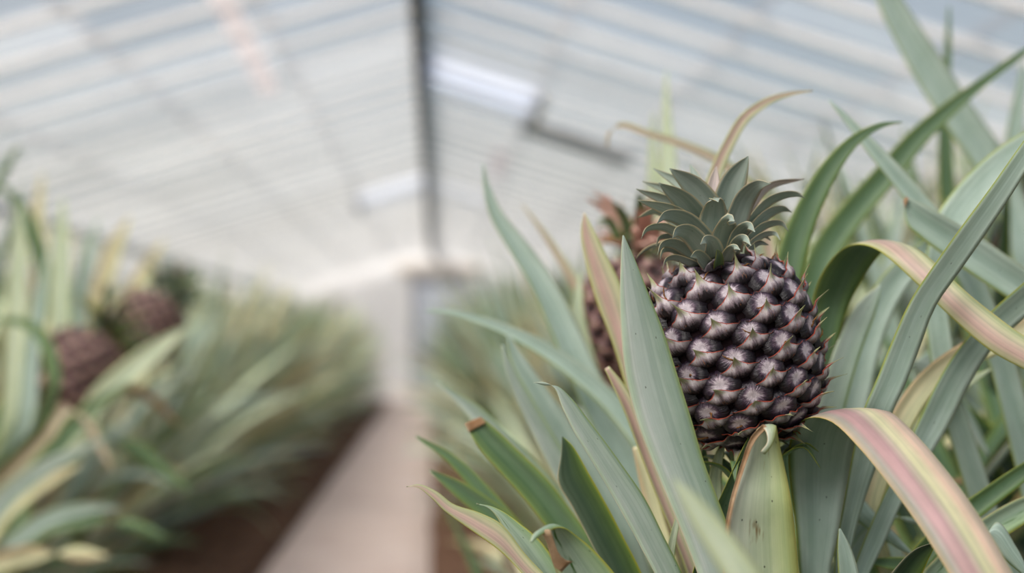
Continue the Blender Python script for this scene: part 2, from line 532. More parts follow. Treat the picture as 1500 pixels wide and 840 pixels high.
def blade(samples, gutter=0.25, thick=0.0016, across=7, origin=None, wavy=0.0, seed=0):
    """closed leaf blade from (centre, half-width vector) samples. returns verts, faces, uvs"""
    V, Fc, UV = [], [], []
    n = len(samples)
    arc = 0.0
    ss = [-1 + 2 * i / (across - 1) for i in range(across)]
    prev_n = None
    for i, (c, h) in enumerate(samples):
        a = samples[max(i - 1, 0)][0]
        b = samples[min(i + 1, n - 1)][0]
        tg = (b - a).normalized()
        hw = max(h.length, 0.0004)
        hd = (h - tg * h.dot(tg))
        hd = hd.normalized() if hd.length > 1e-7 else Vector((1, 0, 0))
        nn = tg.cross(hd).normalized()
        if i:
            arc += (c - samples[i - 1][0]).length
        hv = h if h.length > 0.0004 else hd * 0.0004
        for side in (1, -1):
            for s in ss:
                w = wavy * hw * noise.noise(Vector((seed * 3.1, arc * 14, s * 0.8)))
                th = min(thick, hw * 0.7) * (1 - 0.72 * s * s) * 0.5
                p = c + hv * s + nn * (gutter * hw * (s * s - 0.35) + w + side * th)
                if origin is not None:
                    p = p - origin
                V.append(p)
                UV.append(((s + 1) / 2, arc))
    row = 2 * across
    for i in range(n - 1):
        a, b = i * row, (i + 1) * row
        for j in range(across - 1):
            Fc.append((a + j, a + j + 1, b + j + 1, b + j))
            Fc.append((a + across + j, b + across + j, b + across + j + 1, a + across + j + 1))
        Fc.append((a, b, b + across, a + across))
        Fc.append((a + across - 1, a + 2 * across - 1, b + 2 * across - 1, b + across - 1))
    for k in (0, (n - 1) * row):
        for j in range(across - 1):
            q = (k + j, k + across + j, k + across + j + 1, k + j + 1)
            Fc.append(q if k == 0 else q[::-1])
    return V, Fc, UV


def pix_leaf(plant, st, mat, d=None, gutter=0.25, tilt=0.0, base=None, n=44, name='leaf', label=None, base_w=0.05, wavy=0.03):
    """st: stations tip -> base (Lx,Ly,Rx,Ry[,depth]); a base deep in the plant is added"""
    pts = []
    for q in st:
        dd = q[4] if len(q) > 4 else d
        a, b = P(q[0], q[1], dd), P(q[2], q[3], dd)
        hv = (b - a) / 2
        hv = hv + Vector((0, tilt * hv.length, 0))
        pts.append(((a + b) / 2, hv))
    pc = plant.location
    if base is not False:
        last = pts[-1]
        hd = last[1].normalized()
        off = Vector((last[0].x - pc.x, last[0].y - pc.y, 0))
        if off.length > 0.04:
            off = off.normalized() * 0.04
        bz = 0.32 if base is None else base
        pts.append((Vector((pc.x, pc.y, 0)) + off * 1.6 + Vector((0, 0, bz + 0.16)), (hd * base_w * 0.5).lerp(last[1], 0.3)))
        pts.append((Vector((pc.x, pc.y, 0)) + off * 0.5 + Vector((0, 0, bz)), hd * base_w * 0.5))
    V, Fc, UV = blade(catmull(pts, n), gutter, origin=pc, wavy=wavy, seed=random.random() * 50)
    o = obj(name, mesh(name, V, Fc, M[mat], UV), plant)
    if label:
        o['label'] = label
    return o


# ------------------------------------------------------------ greenhouse shell
RIDGE_X, RIDGE_Z, SLOPE, HALF = -0.085, 2.40, 0.30, 4.6
Y0, Y1 = -3.08, 22.0
EAVE = RIDGE_Z - SLOPE * HALF
tag(obj('floor', box_mesh('floor', RIDGE_X - HALF, RIDGE_X + HALF, Y0, Y1, -0.2, 0.0, M['soil'])), kind='structure')
floor = bpy.data.objects['floor']
# soil ridges along the path (irregular crumbly surface)
PATH_L, PATH_R = -0.72, 0.0


def path_mesh():
    V, Fc = [], []
    ny, nx = 130, 9
    for j in range(ny + 1):
        y = Y0 + (Y1 - Y0) * j / ny
        for i in range(nx + 1):
            s = i / nx
            x = PATH_L + (PATH_R - PATH_L) * s
            if i in (0, nx):
                x += 0.025 * noise.noise(Vector((y * 1.3, i * 5.0, 0)))
            z = 0.03 + 0.006 * noise.noise(Vector((x * 3, y * 3, 2)))
            if i in (0, nx):
                z = -0.01
            V.append((x, y, z))
    for j in range(ny):
        for i in range(nx):
            a = j * (nx + 1) + i
            Fc.append((a, a + 1, a + nx + 2, a + nx + 1))
    return mesh('path', V, Fc, M['path'])


tag(obj('path', path_mesh()), 'pinkish beige worn path between the two planting beds', 'path', kind='structure')


def soil_strip(x0, x1, seed):
    V, Fc = [], []
    ny, nx = 260, 8
    for j in range(ny + 1):
        y = 1.0 + (Y1 - 1.0) * j / ny
        for i in range(nx + 1):
            x = x0 + (x1 - x0) * i / nx
            z = 0.025 + 0.03 * noise.noise(Vector((x * 9, y * 9, seed))) + 0.02 * noise.noise(Vector((x * 25, y * 25, seed)))
            V.append((x, y, max(z, 0.004)))
    for j in range(ny):
        for i in range(nx):
            a = j * (nx + 1) + i
            Fc.append((a, a + 1, a + nx + 2, a + nx + 1))
    return mesh('soil_strip', V, Fc, M['soil'])


for x0, x1, sd in ((-1.25, PATH_L - 0.01, 1), (PATH_R + 0.01, 0.45, 2)):
    o = obj('soil_strip', soil_strip(x0, x1, sd), floor)
    o['kind'] = 'stuff'

tag(obj('wall_left', box_mesh('wall_left', RIDGE_X - HALF - 0.2, RIDGE_X - HALF, Y0, Y1, -0.2, EAVE, M['wall'])), kind='structure')
tag(obj('wall_right', box_mesh('wall_right', RIDGE_X + HALF, RIDGE_X + HALF + 0.2, Y0, Y1, -0.2, EAVE, M['wall'])), kind='structure')

# gable walls with a door opening at the far end
DX0, DX1, DTOP = -0.38, 0.38, 1.92


def gable(name, y0, y1, door):
    zt = lambda x: RIDGE_Z - SLOPE * abs(x - RIDGE_X)
    xs = [RIDGE_X - HALF, DX0, RIDGE_X, DX1, RIDGE_X + HALF] if door else [RIDGE_X - HALF, RIDGE_X, RIDGE_X + HALF]
    V, Fc = [], []
    for a, b in zip(xs[:-1], xs[1:]):
        zb = DTOP if door and a >= DX0 - 1e-6 and b <= DX1 + 1e-6 else -0.2
        k = len(V)
        for y in (y0, y1):
            V += [(a, y, zb), (b, y, zb), (b, y, zt(b)), (a, y, zt(a))]
        Fc += [(k, k + 1, k + 2, k + 3), (k + 7, k + 6, k + 5, k + 4), (k, k + 4, k + 5, k + 1), (k + 2, k + 6, k + 7, k + 3),
               (k, k + 3, k + 7, k + 4), (k + 1, k + 5, k + 6, k + 2)]
    return tag(obj(name, mesh(name, V, Fc, M['wall'], None, False)), kind='structure')


wall_back = gable('wall_back', Y1, Y1 + 0.2, True)
# unseen gable behind the camera: low parapet, glazing added for frontal fill light
wall_front = tag(obj('wall_front', box_mesh('wall_front', RIDGE_X - HALF, RIDGE_X + HALF, Y0 - 0.2, Y0, -0.2, 0.5, M['wall'])), kind='structure')
for k in range(16):
    xa = RIDGE_X - HALF + k * HALF / 8
    xb = xa + HALF / 8
    za, zb = [RIDGE_Z - SLOPE * abs(x - RIDGE_X) for x in (xa, xb)]
    obj('glass_pane', mesh('glass_pane', [(xa, Y0 - 0.1, 0.5), (xb, Y0 - 0.1, 0.5), (xb, Y0 - 0.1, zb), (xa, Y0 - 0.1, za)], [(0, 1, 2, 3)], M['pane'], None, False), wall_front)
    obj('glazing_bar', bar_mesh('glazing_bar', (xa, Y0 - 0.1, 0.5), (xa, Y0 - 0.1, za - 0.02), 0.03, 0.04, (0, 1, 0), M['bar']), wall_front)
obj('lintel', box_mesh('lintel', DX0 - 0.22, DX1 + 0.35, Y1 - 0.05, Y1 + 0.0, DTOP + 0.06, DTOP + 0.2, M['lintel']), wall_back)

door = tag(empty('door_1', (0, Y1 + 0.1, 0)), 'grey blue boarded door in the white end wall', 'door', kind='structure')
for k in range(5):
    x0 = DX0 + 0.06 + k * (DX1 - DX0 - 0.12) / 5
    obj('door_board', box_mesh('door_board', x0 + 0.004, x0 + (DX1 - DX0 - 0.12) / 5 - 0.004, -0.03, 0.02, 0.02, DTOP - 0.06, M['door']), door)
obj('door_back', box_mesh('door_back', DX0 + 0.05, DX1 - 0.05, 0.02, 0.04, 0.0, DTOP - 0.05, M['door']), door)
for x in (DX0, DX1 - 0.06):
    obj('door_frame', box_mesh('door_frame', x, x + 0.06, -0.1, 0.06, 0.0, DTOP, M['frame_grey']), door)
obj('door_frame', box_mesh('door_frame', DX0, DX1, -0.1, 0.06, DTOP - 0.06, DTOP, M['frame_grey']), door)
obj('door_handle', bar_mesh('door_handle', (DX1 - 0.14, -0.06, 1.0), (DX1 - 0.14, -0.06, 1.14), 0.02, 0.02, (0, 1, 0), M['metal']), door)

# roof
ceiling = tag(empty('ceiling', (RIDGE_X, Y0, RIDGE_Z)), 'low gabled greenhouse roof of whitewashed glass panes on painted bars', 'roof', kind='structure')
L_SL = HALF * math.sqrt(1 + SLOPE**2)
BAY = 0.46
NB = int((Y1 - Y0) / BAY)
NP = 8
# local frame of roof empties: x across from ridge, y along, z from ridge
def roof_pt(side, s, y, lift=0.0):
    x = side * s * HALF
    return Vector((x, y, -SLOPE * abs(x) + lift))


obj('ridge_beam', box_mesh('ridge_beam', -0.022, 0.022, 0, Y1 - Y0, -0.09, -0.005, M['dark_timber']), ceiling)
obj('ridge_cap', box_mesh('ridge_cap', -0.04, 0.04, 0, Y1 - Y0, 0.03, 0.05, M['dark_timber']), ceiling)
bar_me = {}
for side in (-1, 1):
    bar_me[side] = bar_mesh('glazing_bar', roof_pt(side, 0.0, 0, -0.02), roof_pt(side, 1.0, 0, -0.02), 0.022, 0.03, (0, 0, 1), M['bar'])
for k in range(NB + 1):
    for side in (-1, 1):
        o = obj('glazing_bar', bar_me[side], ceiling)
        o.location = (0, k * BAY, 0)
# panes: overlapping like shingles
VENT = {(1, 22, 0), (1, 23, 0), (-1, 34, 0), (-1, 35, 0), (1, 35, 0)}
pane_me, restV, restF = {}, [], []
for side in (-1, 1):
    for mt in ('pane', 'clear', 'vent_sky'):
        a, b = roof_pt(side, 0, 0, 0.016), roof_pt(side, 1.0 / NP + 0.01, 0, 0.010)
        w = Vector((0, BAY, 0))
        pane_me[(side, mt)] = mesh('glass_pane', [a, b, b + w, a + w], [(0, 1, 2, 3)], M[mt], None, False)
cnt = 0
for k in range(NB):
    yb = Y0 + k * BAY
    for side in (-1, 1):
        for p in range(NP):
            s = p / NP
            if 5.0 < yb < 13.6 and p < 8 or (side, k, p) in VENT:
                mt = 'vent_sky' if (side, k, p) in VENT else 'pane'
                o = obj('glass_pane', pane_me[(side, mt)], ceiling)
                q = roof_pt(side, s, k * BAY)
                o.location = q
                cnt += 1
            else:
                i0 = len(restV)
                a, b = roof_pt(side, s, k * BAY, 0.016), roof_pt(side, min(s + 1.0 / NP + 0.01, 1.0), k * BAY, 0.010)
                w = Vector((0, BAY, 0))
                restV += [a, b, b + w, a + w]
                restF.append((i0, i0 + 1, i0 + 2, i0 + 3))
tag(obj('glass_panes', mesh('glass_panes', restV, restF, M['pane'], None, False), ceiling), kind='stuff')
# dark frame of the open ridge vents, old battens under the bars
def batten(side, s0, y0_, s1, y1_, w, h, mat, name='batten'):
    obj(name, bar_mesh(name, roof_pt(side, s0, y0_ - Y0, -0.06), roof_pt(side, s1, y1_ - Y0, -0.06), w, h, (0, 0, 1), M[mat]), ceiling)


batten(1, 0.125, 8.05, 0.26, 8.15, 0.20, 0.04, 'frame_grey', 'vent_frame')
batten(1, 0.135, 7.1, 0.135, 8.0, 0.04, 0.05, 'timber', 'vent_frame')
batten(-1, 0.135, 12.5, 0.135, 13.4, 0.05, 0.05, 'frame_grey', 'vent_frame')
def strip(side, s0, y0_, s1, y1_, w):  # invented translucent strip standing in for a brownish streak along the roof
    a, b = roof_pt(side, s0, y0_ - Y0, -0.045), roof_pt(side, s1, y1_ - Y0, -0.045)
    e = Vector((w / 2, 0, -SLOPE * side * w / 2))
    obj('streak_strip', mesh('streak_strip', [a - e, a + e, b + e, b - e], [(0, 1, 2, 3)], M['roof_streak'], None, False), ceiling)


strip(-1, 0.135, 3.0, 0.155, 6.9, 0.085)
strip(1, 0.112, 9.4, 0.118, 10.9, 0.10)
batten(1, 0.5, Y0, 0.5, Y1, 0.05, 0.06, 'timber')
batten(-1, 0.5, Y0, 0.5, Y1, 0.05, 0.06, 'timber')

# ------------------------------------------------------------ pineapple fruit
FH, FR = 0.136, 0.0610


def prof(z):
    q = abs(2 * z / FH - 0.98)
    q = min(q, 1.0)
    r = FR * (1 - q**2.9) ** (1 / 2.2)
    return max(r, 0.002) * (1.0 + 0.03 * (0.5 - z / FH))


def prof_slope(z):
    e = FH * 0.004
    za, zb = max(z - e, 0.0), min(z + e, FH)
    return (prof(zb) - prof(za)) / (zb - za)


def core_mesh():
    V, Fc = [], []
    nz, na = 22, 32
    for i in range(nz + 1):
        z = FH * (0.5 - 0.5 * math.cos(PI * i / nz))
        r = max(prof(z) - 0.0035, 0.001)
        for j in range(na):
            a = 2 * PI * j / na
            V.append((r * math.cos(a), r * math.sin(a), z))
    for i in range(nz):
        for j in range(na):
            j2 = (j + 1) % na
            Fc.append((i * na + j, i * na + j2, (i + 1) * na + j2, (i + 1) * na + j))
    Fc.append(tuple(range(na))[::-1])
    Fc.append(tuple(nz * na + j for j in range(na)))
    return mesh('flesh', V, Fc, M['core'])


def dome_h(x, y):
    r = math.sqrt(x * x + y * y)
    return 0.0054 * (1 - min(r, 1.1) ** 5.5) - 0.0022 * math.exp(-((r - 0.05) / 0.5) ** 2)


def fruitlet_mesh(seed, A=0.0137, B=0.0117):
    """rounded, radially wrinkled eye; local x across, y up the fruit, z outwards"""
    V, Fc, UV = [(0, 0, dome_h(0, 0))], [], [(0.5, 0.5)]
    rings, seg = 8, 36
    for i in range(1, rings + 1):
        rho = (i / rings) ** 0.85 * 1.04
        for j in range(seg):
            a = 2 * PI * j / seg
            hexr = 1.0 - 0.05 * math.cos(6 * a)
            cr = 0.028 * rho**2 * noise.noise(Vector((math.cos(a) * 5, math.sin(a) * 5, seed * 7.3)))
            x, y = rho * math.cos(a) * hexr, rho * math.sin(a) * hexr
            wr = 0.0007 * rho * noise.noise(Vector((math.cos(a) * 9, math.sin(a) * 9, seed + rho * 1.5)))
            V.append((x * A * (1 + cr), y * B * (1 + cr), dome_h(x, y) + wr))
            UV.append((0.5 + 0.5 * x, 0.5 + 0.5 * y))
    for j in range(seg):
        Fc.append((0, 1 + j, 1 + (j + 1) % seg))
    for i in range(rings - 1):
        for j in range(seg):
            j2 = (j + 1) % seg
            a, b = 1 + i * seg, 1 + (i + 1) * seg
            Fc.append((a + j, b + j, b + j2, a + j2))
    return mesh('fruitlet', V, Fc, M['fruitlet'], UV)


def bract_mesh(seed, A=0.0137, B=0.0117):
    rs = random.Random(seed)
    lean = rs.uniform(-0.40, -0.05)
    tiph = rs.uniform(1.10, 1.40)
    tipout = rs.uniform(0.005, 0.010)
    nu, nv = 24, 9
    top, bot, UV = [], [], []
    for i in range(nu + 1):
        e = -1 + 2 * i / nu
        u = math.copysign(abs(e) ** 1.35, e)      # denser at the keel
        vb = -0.99 * math.sqrt(max(1 - (abs(u) * 0.93) ** 2.4, 0.0)) - 0.02
        spike = tiph * math.exp(-(abs(u) / 0.27) ** 1.35)
        vt = -0.40 + 0.10 * (1 - abs(u)) + 0.54 * spike - 0.30 * max(abs(u) - 0.75, 0)
        vt = max(vt, vb + 0.10)
        for j in range(nv + 1):
            t = j / nv
            v = vb + (vt - vb) * t
            x = u * 1.16 + lean * max(v + 0.35, 0) * 0.55
            narrow = 1.0
            if v > -0.12:                          # narrow the beak to a point
                narrow = max(0.0, 1 - (v + 0.12) / (0.54 * tiph - 0.17)) ** 0.8
                x = lean * max(v + 0.35, 0) * 0.55 + u * 1.16 * narrow
            keel = 0.0046 * math.exp(-(u / 0.28) ** 2) * (0.25 + t)
            pleat = 0.0010 * math.sin(u * 17 + seed) * (0.3 + t) + 0.0006 * math.sin(u * 9 - seed)
            z = max(dome_h(min(max(x, -0.93), 0.93) * 0.98, v * 0.98), -0.001) + 0.0007 + 0.0012 * t + keel * 0.8 + pleat * (1 - 0.6 * t)
            z += tipout * max(v + 0.25, 0) ** 1.4 * 1.9 * math.exp(-(u / 0.3) ** 2)
            z += 0.0008 * (abs(u) ** 2) * t
            top.append(Vector((x * A, v * B, z)))
            UV.append(((u + 1) / 2, t))
    for p in top:
        bot.append(p - Vector((0, 0, 0.0006)))
    V = top + bot
    N = len(top)
    Fc = []
    w = nv + 1
    for i in range(nu):
        for j in range(nv):
            a = i * w + j
            Fc.append((a, a + w, a + w + 1, a + 1))
            Fc.append((N + a, N + a + 1, N + a + w + 1, N + a + w))
        a = i * w
        Fc.append((a, N + a, N + a + w, a + w))
        a = i * w + nv
        Fc.append((a, a + w, N + a + w, N + a))
    return mesh('bract', V, Fc, M['bract'], UV + UV)


def tube_verts(pts, rad, seg=6):
    V, Fc = [], []
    n = len(pts)
    for i, p in enumerate(pts):
        d = (pts[min(i + 1, n - 1)] - pts[max(i - 1, 0)]).normalized()
        s = d.cross(Vector((0.3, 0.9, 0.31))).normalized()
        q = d.cross(s)
        r = rad[i] if isinstance(rad, (list, tuple)) else rad
        for j in range(seg):
            a = 2 * PI * j / seg
            V.append(p + s * (r * math.cos(a)) + q * (r * math.sin(a)))
    for i in range(n - 1):
        for j in range(seg):
            j2 = (j + 1) % seg
            Fc.append((i * seg + j, i * seg + j2, (i + 1) * seg + j2, (i + 1) * seg + j))
    Fc.append(tuple(range(seg))[::-1])
    Fc.append(tuple((n - 1) * seg + j for j in range(seg)))
    return V, Fc


def dried_flower_mesh(seed):
    rs = random.Random(seed)
    pts = [Vector((0, 0, 0))]
    d = Vector((rs.uniform(-.3, .3), 0.7, 0.7)).normalized()
    for k in range(7):
        pts.append(pts[-1] + d * rs.uniform(0.0012, 0.0018))
        d = (d + Vector((rs.uniform(-.5, .5), rs.uniform(-.3, .4), rs.uniform(-.5, .45)))).normalized()
    V, Fc = tube_verts(pts, [0.0008, 0.0007, 0.0005, 0.0007, 0.0004, 0.0006, 0.0003, 0.0001], 5)
    return mesh('dried_flower', V, Fc, M['brown_dry'])


FRUITLETS = [fruitlet_mesh(k) for k in range(4)]
BRACTS = [bract_mesh(k) for k in range(6)]
DRIED = [dried_flower_mesh(k) for k in range(5)]
BASE_W = P(1096, 648, 1.0)
TOP_W = P(1047, 372, 1.0)
hero_axis = (TOP_W - BASE_W).normalized()
hero_scale = (TOP_W - BASE_W).length / FH


def make_pineapple():
    root = empty('pineapple')
    obj('flesh', core_mesh(), root)
    # cumulative area
    nz = 400
    zs = [FH * (0.01 + 0.975 * i / nz) for i in range(nz + 1)]
    cum = [0.0]
    for i in range(nz):
        z = (zs[i] + zs[i + 1]) / 2
        ds = math.sqrt(1 + prof_slope(z) ** 2) * (zs[i + 1] - zs[i])
        cum.append(cum[-1] + 2 * PI * prof(z) * ds)
    NF = 108
    rs = random.Random(5)
    GA = PI * (3 - math.sqrt(5))
    for k in range(NF):
        target = cum[-1] * (k + 0.5) / NF
        i = next(ii for ii in range(nz + 1) if cum[ii] >= target)
        z = zs[i]
        th = -GA * k + 0.35
        sl = prof_slope(z)
        r = prof(z)
        nrm = Vector((math.cos(th), math.sin(th), -sl)).normalized()
        up = (Vector((sl * math.cos(th), sl * math.sin(th), 1.0))).normalized()
        right = up.cross(nrm).normalized()
        zz = z / FH
        sc = 1.0 if zz < 0.86 else 1.0 - (zz - 0.86) * 2.2
        sc *= rs.uniform(0.96, 1.05)
        rot = Matrix((right, up, nrm)).transposed().to_4x4()
        pos = Vector((r * math.cos(th), r * math.sin(th), z)) - nrm * 0.0035
        mw = Matrix.Translation(pos) @ rot @ Matrix.Rotation(math.radians(rs.uniform(6, 15)), 4, 'Z') @ Matrix.Scale(sc, 4)
        fo = obj('fruitlet', FRUITLETS[k % 4], root, mw)
        obj('bract', BRACTS[(k * 5) % 6], fo)
        if rs.random() < 0.45:
            d = obj('dried_flower', DRIED[k % 5], fo)
            d.location = (rs.uniform(-0.002, 0.003), rs.uniform(-0.001, 0.002), 0.0032)
            d.rotation_euler = (rs.uniform(-.5, .5), rs.uniform(-.6, .6), rs.uniform(-1.6, 1.6))
    # stalk
    pts = [Vector((0, 0, 0.006)), Vector((0.002, 0, -0.05)), Vector((0.006, 0.0, -0.15)), Vector((0.0, 0.004, -0.30))]
    V, Fc = tube_verts(pts, [0.016, 0.013, 0.014, 0.018], 12)
    obj('stalk', mesh('stalk', V, Fc, M['stalk']), root)
    # little green bracts under the fruit
    for k in range(9):
        a = k * 2.4
        out = Vector((math.cos(a), math.sin(a), 0))
        side = Vector((-math.sin(a), math.cos(a), 0))
        c = [out * 0.014 + Vector((0, 0, -0.028)), out * 0.026 + Vector((0, 0, -0.012)), out * 0.040 + Vector((0, 0, -0.008)), out * 0.049 + Vector((0, 0, -0.016 - 0.004 * (k % 3)))]
        w = [0.006, 0.0055, 0.0035, 0.0003]
        V, Fc, UV = blade(catmull([(p, side * q) for p, q in zip(c, w)], 12), 0.3, 0.001, 5)
        obj('stalk_leaf', mesh('stalk_leaf', V, Fc, M['green'], UV), root)
    return root


pine = make_pineapple()
zax = hero_axis
xax = Vector((1, 0, 0))
xax = (xax - zax * xax.dot(zax)).normalized()
yax = zax.cross(xax)
HM = Matrix.Translation(BASE_W) @ Matrix((xax, yax, zax)).transposed().to_4x4() @ Matrix.Scale(hero_scale, 4)
HMI = HM.inverted()

# crown of the hero fruit: every leaf traced as a curve base -> tip
crown = empty('crown')
crown.parent = pine
crown.location = (0, 0, FH)
CMI = (HM @ Matrix.Translation((0, 0, FH))).inverted()
crown_list = [
    # base, mids..., tip (px,py), depth offset at base / tip, width px, roll, material
    ([(1035, 312), (1000, 272), (957, 247)], 0.01, 0.03, 24, -0.4, 'crown'),
    ([(1044, 308), (1016, 272), (981, 247)], -0.004, -0.02, 42, -0.3, 'crown'),
    ([(1032, 335), (1003, 295), (965, 268)], -0.012, -0.04, 42, -0.35, 'crown'),
    ([(1025, 325), (985, 282), (941, 266)], 0.01, 0.035, 24, -0.5, 'crown'),
    ([(1028, 342), (985, 298), (932, 277)], 0.0, 0.0, 28, -0.5, 'crown'),
    ([(1036, 356), (992, 312), (934, 293)], -0.012, -0.03, 34, -0.5, 'crown'),
    ([(1042, 362), (1005, 322), (975, 315), (962, 328)], -0.02, -0.062, 36, -0.4, 'crown'),
    ([(1010, 345), (962, 308), (934, 319)], 0.01, 0.02, 20, -0.6, 'crown'),
    ([(1030, 372), (975, 332), (948, 335), (939, 350)], -0.01, -0.03, 24, -0.6, 'crown'),
    ([(1040, 376), (1010, 341), (992, 338), (985, 349)], -0.03, -0.07, 36, -0.4, 'crown'),
    ([(1020, 372), (980, 346), (966, 348), (961, 361)], 0.0, -0.02, 17, -0.6, 'crown'),
    ([(1028, 380), (988, 356), (970, 358), (963, 373)], -0.02, -0.05, 24, -0.5, 'crown'),
    ([(1024, 384), (985, 364), (971, 367), (967, 380)], -0.01, -0.04, 17, -0.5, 'crown'),
    ([(1024, 390), (990, 377), (976, 380), (971, 392)], -0.02, -0.05, 15, -0.5, 'crown'),
    ([(1042, 345), (1045, 308), (1047, 292), (1052, 296)], -0.022, -0.052, 46, 0.0, 'crown'),
    ([(1056, 374), (1060, 338), (1067, 322), (1076, 324)], -0.03, -0.065, 46, 0.15, 'crown'),
    ([(1045, 312), (1045, 275), (1049, 244)], 0.01, 0.02, 28, 0.1, 'crown_pink'),
    ([(1060, 310), (1074, 265), (1096, 229)], -0.004, -0.012, 50, 0.15, 'crown'),
    ([(1024, 295), (1020, 265), (1011, 241)], 0.015, 0.03, 22, -0.2, 'crown'),
    ([(1072, 338), (1092, 288), (1110, 271), (1129, 269)], -0.012, -0.035, 44, 0.3, 'crown'),
    ([(1090, 315), (1125, 273), (1178, 262)], 0.012, 0.035, 19, 0.5, 'crown_pink'),
    ([(1084, 345), (1128, 293), (1165, 284), (1179, 290)], 0.0, 0.0, 24, 0.5, 'crown'),
    ([(1088, 353), (1124, 313), (1146, 306), (1160, 311)], 0.0, 0.015, 28, 0.5, 'crown'),
    ([(1090, 358), (1120, 330), (1145, 327), (1155, 339)], 0.0, 0.0, 20, 0.5, 'crown'),
    ([(1072, 370), (1082, 341), (1096, 331), (1106, 340)], -0.03, -0.065, 32, 0.3, 'crown'),
    ([(1092, 363), (1120, 343), (1136, 342), (1143, 352)], 0.0, -0.01, 16, 0.5, 'crown'),
    ([(1070, 374), (1080, 354), (1091, 350), (1100, 360)], -0.03, -0.068, 26, 0.3, 'crown'),
    ([(1094, 368), (1112, 355), (1126, 359)], 0.0, 0.0, 13, 0.5, 'crown'),
    ([(1046, 380), (1042, 360), (1034, 352), (1026, 358)], -0.035, -0.072, 34, -0.1, 'crown'),
    ([(1060, 384), (1068, 368), (1076, 363), (1084, 366)], -0.035, -0.07, 24, 0.2, 'crown'),
    ([(1036, 388), (1022, 374), (1012, 376)], -0.035, -0.065, 20, -0.1, 'crown'),
    ([(1052, 390), (1052, 376), (1050, 366)], -0.045, -0.07, 16, 0.0, 'green'),
]
for pp, d0, d1, wpx, roll, mt in crown_list:
    n = len(pp)
    st = []
    for i, (x, y) in enumerate(pp):
        st.append(P(x, y, 1.0 + d0 + (d1 - d0) * i / (n - 1)))
    raw = catmull([(p, Vector((0, 0, 0))) for p in st], 18)
    sm = []
    for i, (c, _) in enumerate(raw):
        t = i / (len(raw) - 1)
        a, b = raw[max(i - 1, 0)][0], raw[min(i + 1, len(raw) - 1)][0]
        tg = (b - a).normalized()
        hd = tg.cross(Vector((0, 1, 0))).normalized()
        hd = (Matrix.Rotation(roll * 1.6, 3, tg) @ hd)
        wd = (wpx / F_PX) * 0.5 * ((0.95 + 0.75 * t) * max(1 - t**1.25, 0) ** 0.9 if n == 3 else (1.0 + 0.9 * t) * max(1 - t, 0) ** 1.15)
        sm.append((c, hd * max(wd, 0.0003)))
    V, Fc, UV = blade(sm, 0.42 if n == 3 else 0.28, 0.0011, 7)
    V = [CMI @ v for v in V]
    obj('crown_leaf', mesh('crown_leaf', V, Fc, M[mt], UV), crown)
# leaves on the far side of the crown and the inner whorl
rs = random.Random(11)
for k in range(13):
    az = math.radians(20 + (k * 137.5) % 150)
    el0 = 0.35 + 0.05 * (k % 22)
    Ln = rs.uniform(0.032, 0.052)
    W = rs.uniform(0.005, 0.008)
    c = Vector((0.010 * math.cos(az), 0.010 * math.sin(az), 0.004 + 0.0016 * k))
    out = Vector((math.cos(az), math.sin(az), 0))
    side = Vector((-math.sin(az), math.cos(az), 0))
    sm = []
    N = 12
    for i in range(N + 1):
        t = i / N
        el = el0 - 1.3 * t * t * (1.0 if k < 14 else 0.3)
        sm.append((c.copy(), side * max(W * max(1 - t**2.3, 0) ** 0.85, 0.0003)))
        c = c + (out * math.cos(el) + Vector((0, 0, 1)) * math.sin(el)) * (Ln / N)
    V, Fc, UV = blade(sm, 0.42, 0.0013, 5)
    obj('crown_leaf', mesh('crown_leaf', V, Fc, M['crown'], UV), crown)

pine.matrix_world = HM
tag(pine, 'dark purple pineapple with grey green crown, fully in view among long silvery leaves', 'pineapple')

# ------------------------------------------------------------ generic plants
def rand_leaf(rs, Ln, W, el0, droop, az, zb, seg=13, across=5, twist=0.0):
    out = Vector((math.cos(az), math.sin(az), 0))
    side0 = Vector((-math.sin(az), math.cos(az), 0))
    c = out * 0.02 + Vector((0, 0, zb))
    sm = []
    bend = rs.uniform(-0.25, 0.25)
    for i in range(seg + 1):
        t = i / seg
        el = el0 - droop * t**1.8
        o2 = (out + side0 * (bend * t)).normalized()
        s2 = Vector((-o2.y, o2.x, 0))
        tg = (o2 * math.cos(el) + Vector((0, 0, 1)) * math.sin(el)).normalized()
        s2 = Matrix.Rotation(twist * t, 3, tg) @ s2
        w = W * 0.5 * (1.0 - 0.12 * t) * max(1 - t**3.0, 0) ** 0.9
        sm.append((c.copy(), s2 * max(w, 0.0006)))
        c = c + tg * (Ln / seg)
    return sm


MATS = ['glaucous', 'green', 'silver', 'pale', 'tan', 'blush', 'deep']
WTS = [24, 20, 16, 18, 13, 5, 4]


